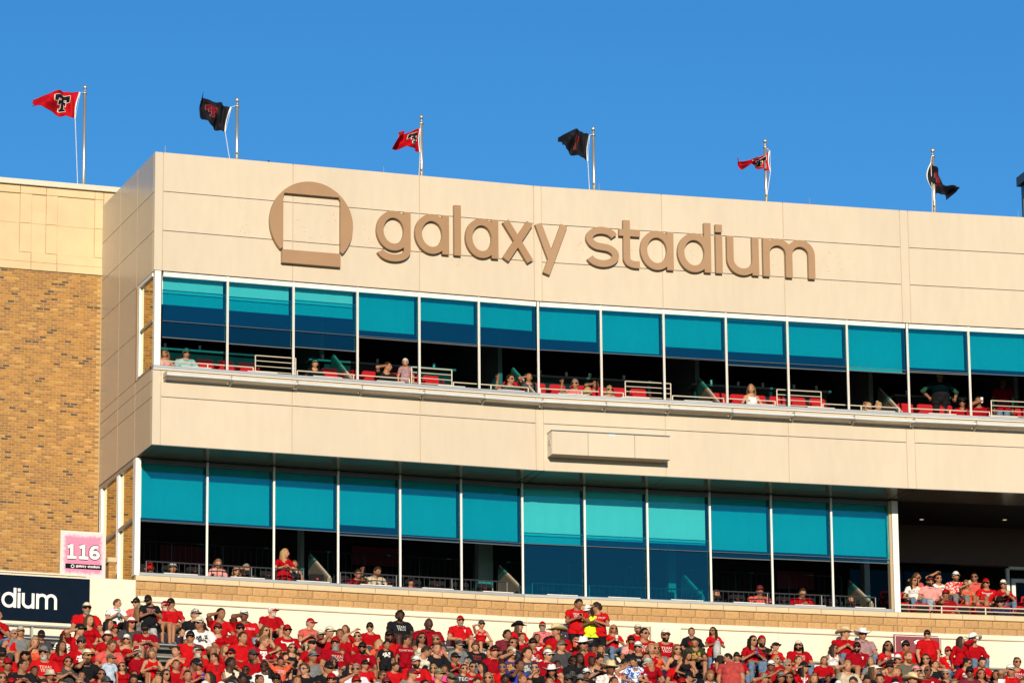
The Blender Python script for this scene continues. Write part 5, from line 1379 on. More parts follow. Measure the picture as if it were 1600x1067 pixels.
GARM = {}
def garment(pose, build, kind):
    """clothing grown from the body's own surface: shirt, vest, long-sleeved top, shorts, trousers, skirt"""
    k = (pose, build, kind)
    if k in GARM: return GARM[k]
    B = body(pose, build); V, F, reg, tp = B['V'], B['F'], B['reg'], B['tp']; z = V[:, 2]
    dn = np.linalg.norm((V - B['nb'] - v3(0, .015, .02)) * v3(1, .9, 1), axis=1); hip = (0.88 if B['stand'] else 0) + 0.02
    arm = (reg == 2) | (reg == 3); leg = (reg == 4) | (reg == 5); tor = reg == 0
    if kind in ('tee', 'polo', 'jersey'): keep = ((tor | (leg & bool(B['stand']))) & (dn > .072) & (z > hip - (.10 if B['stand'] else .03))) | (arm & (tp < (.62 if kind != 'jersey' else .8)))
    elif kind == 'long': keep = ((tor | (leg & bool(B['stand']))) & (dn > .070) & (z > hip - (.10 if B['stand'] else .03))) | (arm & (tp < 1.88))
    elif kind in ('tank', 'vest'):
        up = V - B['gi']; keep = tor & (dn > (.085 if kind == 'vest' else .105)) & (z > hip - .03) & (np.abs(V[:, 0]) < B['sh'] * (.80 if kind == 'vest' else .66) + np.clip(-(up[:, 2] + .05), 0, 1) * 2)
    elif kind in ('halter',):
        up = V - B['gi']; keep = tor & (up[:, 2] < -.03 + .35 * np.clip(.10 - np.abs(np.abs(V[:, 0]) - .05), 0, .1)) & (z > hip - .03)
    elif kind == 'shorts': keep = (leg & (tp < .86)) | (tor & (z < hip + (.13 if not B['stand'] else .0)))
    elif kind == 'trousers': keep = (leg & (tp < 1.93)) | (tor & (z < hip + (.13 if not B['stand'] else .0)))
    elif kind == 'skirt': keep = (leg & (tp < .62)) | (tor & (z < hip + .16))
    r = np.random.default_rng(len(GARM) + 3); ph = r.uniform(0, 6, 6)
    fold = .5 * np.sin(V[:, 0] * 31 + V[:, 2] * 22 + ph[0]) + .5 * np.sin(V[:, 2] * 47 - V[:, 1] * 25 + ph[1]) + .35 * np.sin(V[:, 0] * 63 - V[:, 2] * 40 + ph[2])
    base = {'tee': .015, 'polo': .015, 'jersey': .022, 'long': .014, 'tank': .008, 'vest': .013, 'halter': .007, 'shorts': .018, 'trousers': .013, 'skirt': .02}[kind]
    off = base + (.0105 if kind not in ('halter', 'tank') else .004) * fold
    if kind in ('tee', 'polo', 'jersey', 'vest', 'long'): off = off + np.where(tor, .016 * np.clip((B['gi'][2] - z) / .4, 0, 1), 0)
    if B['stand'] and kind in ('tee', 'polo', 'jersey', 'vest', 'long'): off = off + np.where(~arm, .026 * np.clip((hip + .10 - z) / .15, 0, 1), 0)
    off = off + np.where(arm & (tp < .9), .022 * np.clip(tp, 0, 1) ** 2, 0)
    if kind == 'shorts': off = off + np.where(leg, .020 * np.clip(tp, 0, 1) ** 2, 0)
    Q = V + B['N'] * np.maximum(off, .004)[:, None]
    fs = F[keep[F].all(1)]
    used = np.unique(fs); mp = -np.ones(len(V), int); mp[used] = np.arange(len(used))
    mb = MB(); mb.v = [tuple(q) for q in Q[used].tolist()]; mb.f = [tuple(f) for f in mp[fs].tolist()]; mb.m = [0] * len(mb.f)
    if kind == 'polo':                                            # collar
        n = 14; c = B['nb'] + v3(0, .012, .012); V_ = []
        for rr, zz_ in ((.060, .022), (.082, -.014)):
            for j in range(n): a = 2 * math.pi * j / n; V_.append(tuple(c + v3(rr * math.sin(a), rr * math.cos(a) + .012, zz_ - .018 * max(0, math.cos(a)))))
        mb.add(V_, [(j, (j + 1) % n, n + (j + 1) % n, n + j) for j in range(n)])
    nm = {'tee': 'shirt', 'polo': 'polo_shirt', 'jersey': 'jersey', 'long': 'long_sleeved_shirt', 'tank': 'tank_top', 'vest': 'sleeveless_shirt', 'halter': 'halter_top', 'shorts': 'shorts', 'trousers': 'trousers', 'skirt': 'skirt'}[kind]
    me_ = mb.mesh(nm, True); me_.materials.append(None)
    GARM[k] = (nm, me_, BVHTree.FromPolygons(mb.v, mb.f)); return GARM[k]


# ---- shirt prints: lettering laid on the chest
def text_polys(txt, size):
    c = bpy.data.curves.new('t', 'FONT'); c.body = txt; c.size = size; c.align_x = 'CENTER'; c.resolution_u = 2; c.space_line = 0.85
    o = bpy.data.objects.new('t', c); COL.objects.link(o); bpy.context.view_layer.update()
    me_ = bpy.data.meshes.new_from_object(o); V = [tuple(v.co[:2]) for v in me_.vertices]; F = [tuple(p.vertices) for p in me_.polygons]
    bpy.data.objects.remove(o); bpy.data.curves.remove(c); bpy.data.meshes.remove(me_); return V, F


def rects(L, K=3):
    V, F = [], []
    for x0, x1, y0, y1 in L:
        b = len(V)
        for a in range(K + 1):
            for c in range(K + 1): V.append((x0 + (x1 - x0) * a / K, y0 + (y1 - y0) * c / K))
        F += [(b + a * (K + 1) + c, b + (a + 1) * (K + 1) + c, b + (a + 1) * (K + 1) + c + 1, b + a * (K + 1) + c + 1) for a in range(K) for c in range(K)]
    return V, F


PSRC = {'tt': text_polys('TEXAS TECH', 0.070), 'tech': text_polys('TECH', 0.13), 'tt2': text_polys('TEXAS\nTECH', 0.080), 'five': text_polys('5', 0.26), 'T': rects([((x0 - .5) * .15, (x1 - .5) * .15, (y0 - .5) * .17, (y1 - .5) * .17) for x0, x1, y0, y1 in DT]),
        'Ts': rects([((x0 - .5) * .06 + .09, (x1 - .5) * .06 + .09, (y0 - .5) * .07 + .04, (y1 - .5) * .07 + .04) for x0, x1, y0, y1 in DT], 1),
        'horns': rects([(-.13, -.05, .03, .055), (.05, .13, .03, .055), (-.05, .05, .0, .05), (-.03, .03, -.05, .0), (-.14, -.115, .05, .08), (.115, .14, .05, .08)], 2),
        'gfx': (lambda r: rects([(x - w, x + w, y - h, y + h) for x, y, w, h in ((r.uniform(-.1, .1), r.uniform(-.08, .08), r.uniform(.012, .035), r.uniform(.01, .028)) for _ in range(16))], 1))(random.Random(4))}
PRN = {}
def print_mesh(pose, build, kind, pk, mirror_back=False):
    k = (pose, build, kind, pk, mirror_back)
    if k in PRN: return PRN[k]
    B = body(pose, build); bv = garment(pose, build, kind)[2]; V, F = PSRC[pk]
    a = B['ca']; sgn = -1 if mirror_back else 1
    f = Vector((0, math.cos(a) * sgn, -math.sin(a) * sgn)); up = Vector((0, math.sin(a), math.cos(a))); rt = Vector((-1 * sgn, 0, 0))
    c = Vector(B['chest'].tolist()) + up * 0.035; Q = []; ok = []
    for n_, (x, y) in enumerate(V):
        p = c + rt * x * (1 if not mirror_back else 1) + up * (y - (.04 if pk == 'five' else 0)); h = bv.ray_cast(p + f * .6, -f)
        if h[0] is None: Q.append(tuple(p)); ok.append(False)
        else: Q.append(tuple(h[0] + f * (.006 + .0004 * (n_ // 16)))); ok.append(True)
    mb = MB(); mb.add(Q, [t for t in F if all(ok[i] for i in t)])
    if not mb.f: PRN[k] = None; return None
    me_ = mb.mesh('shirt_print'); me_.materials.append(None); PRN[k] = me_; return me_


# ---- colours
def fab(name, c, rough=0.85, **k): return mat('fabric_' + name, c, rough=rough, var=0.10, scale=5, var2=0.16, scale2=14, spec=0.05, bump=0.6, bscale=16, **k)
def pattern(name, c1, c2, scale=30):
    if name in MATS: return MATS[name]
    m, t, b = new_mat(name); tc = t.nodes.new('ShaderNodeTexCoord'); v = t.nodes.new('ShaderNodeTexVoronoi'); v.inputs['Scale'].default_value = scale
    cr = t.nodes.new('ShaderNodeValToRGB'); cr.color_ramp.interpolation = 'CONSTANT'; cr.color_ramp.elements[0].color = (*c1, 1); cr.color_ramp.elements[1].position = 0.55; cr.color_ramp.elements[1].color = (*c2, 1)
    sp = t.nodes.new('ShaderNodeSeparateColor'); t.links.new(tc.outputs['Object'], v.inputs['Vector']); t.links.new(v.outputs['Color'], sp.inputs[0]); t.links.new(sp.outputs[0], cr.inputs[0]); t.links.new(cr.outputs[0], b.inputs['Base Color']); b.inputs['Roughness'].default_value = 0.85; b.inputs['Specular IOR Level'].default_value = 0.15
    return m
CLO = {'red': ((.37, .0035, .008), 'red'), 'bred': ((.49, .007, .010), 'bright red'), 'dred': ((.28, .003, .010), 'dark red'), 'brick': ((.40, .055, .050), 'brick red'), 'coral': ((.58, .10, .08), 'coral'), 'pink': ((.68, .30, .28), 'pale pink'), 'hot': ((.75, .07, .28), 'hot pink'),
       'orange': ((.66, .10, .045), 'orange-red'), 'rust': ((.46, .17, .08), 'rust orange'), 'maroon': ((.16, .018, .03), 'maroon'), 'black': ((.012, .012, .014), 'black'), 'dgrey': ((.055, .055, .06), 'charcoal'), 'grey': ((.18, .18, .18), 'grey'), 'lgrey': ((.42, .42, .41), 'light grey'),
       'olive': ((.115, .105, .075), 'olive'), 'green': ((.03, .045, .02), 'dark green'), 'white': ((.76, .74, .71), 'white'), 'cream': ((.68, .61, .48), 'cream'), 'beige': ((.50, .42, .31), 'beige'), 'tan': ((.44, .28, .17), 'tan'), 'blue': ((.02, .06, .36), 'royal blue'), 'lblue': ((.42, .50, .62), 'pale blue'),
       'navy': ((.012, .018, .055), 'navy'), 'purple': ((.07, .03, .13), 'purple'), 'mauve': ((.34, .20, .21), 'mauve'), 'neon': ((.62, .80, .03), 'neon yellow'), 'denim': ((.12, .19, .29), 'blue denim'), 'ldenim': ((.28, .37, .44), 'pale denim'), 'khaki': ((.46, .37, .25), 'khaki'), 'mustard': ((.42, .24, .05), 'mustard'), 'teal': ((.25, .42, .42), 'pale teal'),
       'straw': ((.62, .48, .28), 'straw'), 'camo': ((.20, .17, .11), 'camouflage')}
FAB = {k: fab(k, c[0]) for k, c in CLO.items()}
CNAME = {k: c[1] for k, c in CLO.items()}
for k, a, b, s, nm in (('floral', (.74, .72, .68), (.10, .09, .08), 34, 'white floral'), ('hawaii', (.03, .10, .38), (.62, .66, .72), 26, 'blue floral'), ('check', (.55, .20, .19), (.44, .06, .07), 60, 'red checked'), ('pale_check', (.66, .62, .64), (.50, .44, .50), 60, 'pale checked'), ('whitepat', (.76, .72, .68), (.70, .36, .28), 30, 'white patterned'), ('redpat', (.52, .02, .03), (.70, .45, .40), 30, 'red patterned'), ('camop', (.24, .20, .12), (.10, .09, .05), 45, 'camouflage'), ('snake', (.50, .46, .40), (.10, .09, .08), 40, 'grey patterned')):
    FAB[k] = pattern('fabric_' + k, a, b, s); CNAME[k] = nm
def skin(name, c):
    m = mat('skin_' + name, c, rough=0.55, var=0.12, scale=14, spec=0.22); b = m.node_tree.nodes['Principled BSDF']
    b.inputs['Subsurface Weight'].default_value = 0.0; return m
SKIN = [skin('fair', (.46, .225, .130)), skin('light', (.385, .174, .096)), skin('tan', (.285, .124, .066)), skin('brown', (.17, .07, .038)), skin('deep', (.065, .028, .018))]
EYEM = mat('eyes_and_brows', (.035, .022, .016), rough=0.5, var=0.05); LIPM = mat('lips', (.34, .10, .085), rough=0.5, var=0.05)
HAIRC = {k: mat('hair_' + k, c, rough=0.55, var=0.25, scale=30, stretch=(1, 1, 0.15), spec=0.15) for k, c in {'k': (.012, .009, .008), 'd': (.03, .018, .011), 'b': (.085, .045, .022), 'l': (.20, .105, .05), 'y': (.38, .24, .11), 'g': (.26, .24, .22), 'w': (.52, .50, .47), 'r': (.20, .065, .025)}.items()}
LENS = {'k': mat('black_lenses', (.006, .006, .007), rough=0.15, var=0.02), 'b': mat('blue_mirror_lenses', (.03, .14, .42), rough=0.08, var=0.02, metal=0.7), 'r': mat('red_lenses', (.30, .02, .02), rough=0.15, var=0.02)}
SHOE = [FAB['white'], FAB['black'], FAB['grey'], FAB['tan']]

TOPN = {'tee': 'tee', 'polo': 'polo', 'jersey': 'jersey', 'long': 'long-sleeved top', 'tank': 'tank top', 'vest': 'sleeveless shirt', 'halter': 'halter top', 'dress': 'dress'}
HATN = {'cap': 'cap', 'capback': 'backwards cap', 'visor': 'visor', 'beanie': 'beanie', 'cowboy': 'cowboy hat', 'bucket': 'bucket hat'}
POSN = {'chin': 'hand at chin', 'face': 'hand at face', 'phone': 'hands held up in front', 'drink': 'drinking', 'shade': 'shading eyes', 'behind': 'arms behind head', 'point': 'arm stretched out', 'cross': 'arms folded', 'down': 'bent over', 'knees': 'leaning forward', 'stand': 'standing', 'standp': 'standing', 'bend': 'standing bent over', 'hips': 'standing hands on hips', 'lap': ''}
PEOPLE = []


def set_mat(o, *ms):
    for k, q in enumerate(ms):
        if k < len(o.material_slots): o.material_slots[k].link = 'OBJECT'; o.material_slots[k].material = q


def person(i, s, o, z, sp, scale, where):
    """sp: dict with top (colour,kind), hat, hair, pose, build ...; z = seat height, or floor for standing"""
    pose, bld = sp['pose'], sp['build']; B = body(pose, bld)
    t = thing('person', None, 'person', fp(i, s, o, z), where.get('group'), rotz(i) + math.radians(sp.get('turn', 0)))
    t.scale = (scale * 1.07, scale * 1.04, scale)
    yaw, nod = sp['yaw'], sp['nod']
    bo = link('body', full_body_mesh(pose, bld, yaw, nod), t); set_mat(bo, SKIN[sp['skin']], EYEM, LIPM, random.choice(SHOE))
    tc, tk = sp['top']; k2 = 'vest' if tk == 'dress' else tk
    nm, me_, _ = garment(pose, bld, k2); to = link(nm if tk != 'dress' else 'dress_top', me_, t); set_mat(to, FAB[tc])
    bc, bk = sp['bottom']
    if tk == 'dress': bc, bk = tc, 'skirt'
    nm, me_, _ = garment(pose, bld, bk); q = link(nm, me_, t); set_mat(q, FAB[bc])
    if sp.get('print'):
        pk, pc = sp['print']; me_ = print_mesh(pose, bld, k2, pk, sp.get('back', False))
        if me_: q = link('shirt_print', me_, to); set_mat(q, FAB[pc])
    hs_ = 1.07 if bld != 'k' else 1.2; M = rot_head(yaw, nod); piv = Vector((0, -.03, -.09))
    HMx = Matrix.Translation(Vector(B['head'].tolist()) + piv) @ M @ Matrix.Translation(-piv) @ Matrix.Scale(hs_, 4)
    hat = sp.get('hat')
    if sp.get('hair'):
        st_, hc = sp['hair']
        if hat: st_ = {'long': 'longcap', 'pony': 'ponycap', 'bun': 'ponycap', 'mullet': 'mullet'}.get(st_, 'under')
        q = link('hair', hair_mesh(st_), t); q.matrix_local = HMx; set_mat(q, HAIRC[hc])
    if sp.get('beard'):
        q = link('beard', hair_mesh('beard' if len(sp['beard']) == 1 else 'longbeard'), t); q.matrix_local = HMx; set_mat(q, HAIRC[sp['beard'][0]])
    if hat:
        hk, c1, c2 = hat; ps_ = hat_meshes(hk); h0 = link(ps_[0][0], ps_[0][1], t); h0.matrix_local = HMx; set_mat(h0, FAB[c1])
        for n_, me_ in ps_[1:]: q = link(n_, me_, h0); set_mat(q, FAB[c2])
    if sp.get('glass'):
        q = link('sunglasses', GLS, t); q.matrix_local = HMx; set_mat(q, LENS[sp['glass']])
    PEOPLE.append((t, sp, where, s, i))
    hold = sp.get('hold')
    if hold:
        hp = Vector(B['hand']['r'].tolist()) * scale; wm = Matrix.Translation(t.location) @ Matrix.Rotation(t.rotation_euler[2], 4, 'Z'); w = wm @ hp
        nm2, label2 = {'cup': ('drinking_cup', 'cup'), 'bottle': ('drink_bottle', 'bottle'), 'phone': ('phone', 'phone'), 'can': ('drink_can', 'can'), 'paper': ('paper_sheet', 'paper'), 'placard': ('placard', 'placard'), 'bag': ('snack_bag', 'snack bag'), 'jacket': ('jacket', 'jacket')}[hold]
        h = thing(nm2, None, label2, w, None, t.rotation_euler[2]); HELD.append((h, t, label2, sp))
        for pn, mb, mt_ in held_mesh(hold): link(pn, (lambda me_: (me_.materials.append(mt_), me_)[1])(mb.mesh(pn, True)), h)
    return t


HELD = []
def held_mesh(k):
    m, m2 = MB(), MB()
    if k == 'cup': m.tube([(0, .01, -.07), (0, .01, .07)], [.032, .044], 12); m2.tube([(0, .01, .07), (0, .01, .08)], [.047, .047], 12); return [('cup_body', m, FAB['white']), ('lid', m2, FAB['white'])]
    if k == 'bottle': m.tube([(0, .01, -.10), (0, .01, .06), (0, .01, .09), (0, .01, .12)], [.033, .033, .014, .013], 12); m2.tube([(0, .01, .12), (0, .01, .14)], .016, 10); return [('bottle_body', m, FAB['teal']), ('bottle_cap', m2, FAB['white'])]
    if k == 'can': m.tube([(0, .01, -.07), (0, .01, .07)], .033, 12); m2.tube([(0, .01, .07), (0, .01, .078)], [.033, .026], 12); return [('can_body', m, FAB['blue']), ('can_top', m2, FAB['lgrey'])]
    if k == 'phone': m.hexa([(-.037, -.004, -.06), (.037, -.004, -.06), (.037, .006, -.06), (-.037, .006, -.06), (-.037, -.004, .08), (.037, -.004, .08), (.037, .006, .08), (-.037, .006, .08)]); m2.ball((.02, .008, .06), (.008, .003, .008), 8); return [('phone_case', m, FAB['black']), ('lens', m2, LENS['k'])]
    if k == 'paper': m.hexa([(-.10, .02, -.02), (.10, .02, -.02), (.10, .024, -.02), (-.10, .024, -.02), (-.10, .08, .16), (.10, .08, .16), (.10, .084, .16), (-.10, .084, .16)]); return [('sheet', m, FAB['white'])]
    if k == 'placard': m.hexa([(-.16, .02, .0), (.16, .02, .0), (.16, .03, .0), (-.16, .03, .0), (-.16, .02, .24), (.16, .02, .24), (.16, .03, .24), (-.16, .03, .24)]); V, F = text_polys('TECH', .08); m2.add([(-x, .034, y + .08) for x, y in V], [f[::-1] for f in F]); return [('board', m, FAB['orange']), ('lettering', m2, FAB['white'])]
    if k == 'bag': m.ball((0, .03, .02), (.06, .04, .08), 10); return [('bag_body', m, FAB['khaki'])]
    if k == 'jacket': m.tube([(0, .0, .03), (.02, .02, -.15), (.04, .03, -.42)], [.06, .11, .09], 12); return [('jacket_cloth', m, FAB['lgrey'])]
    return []
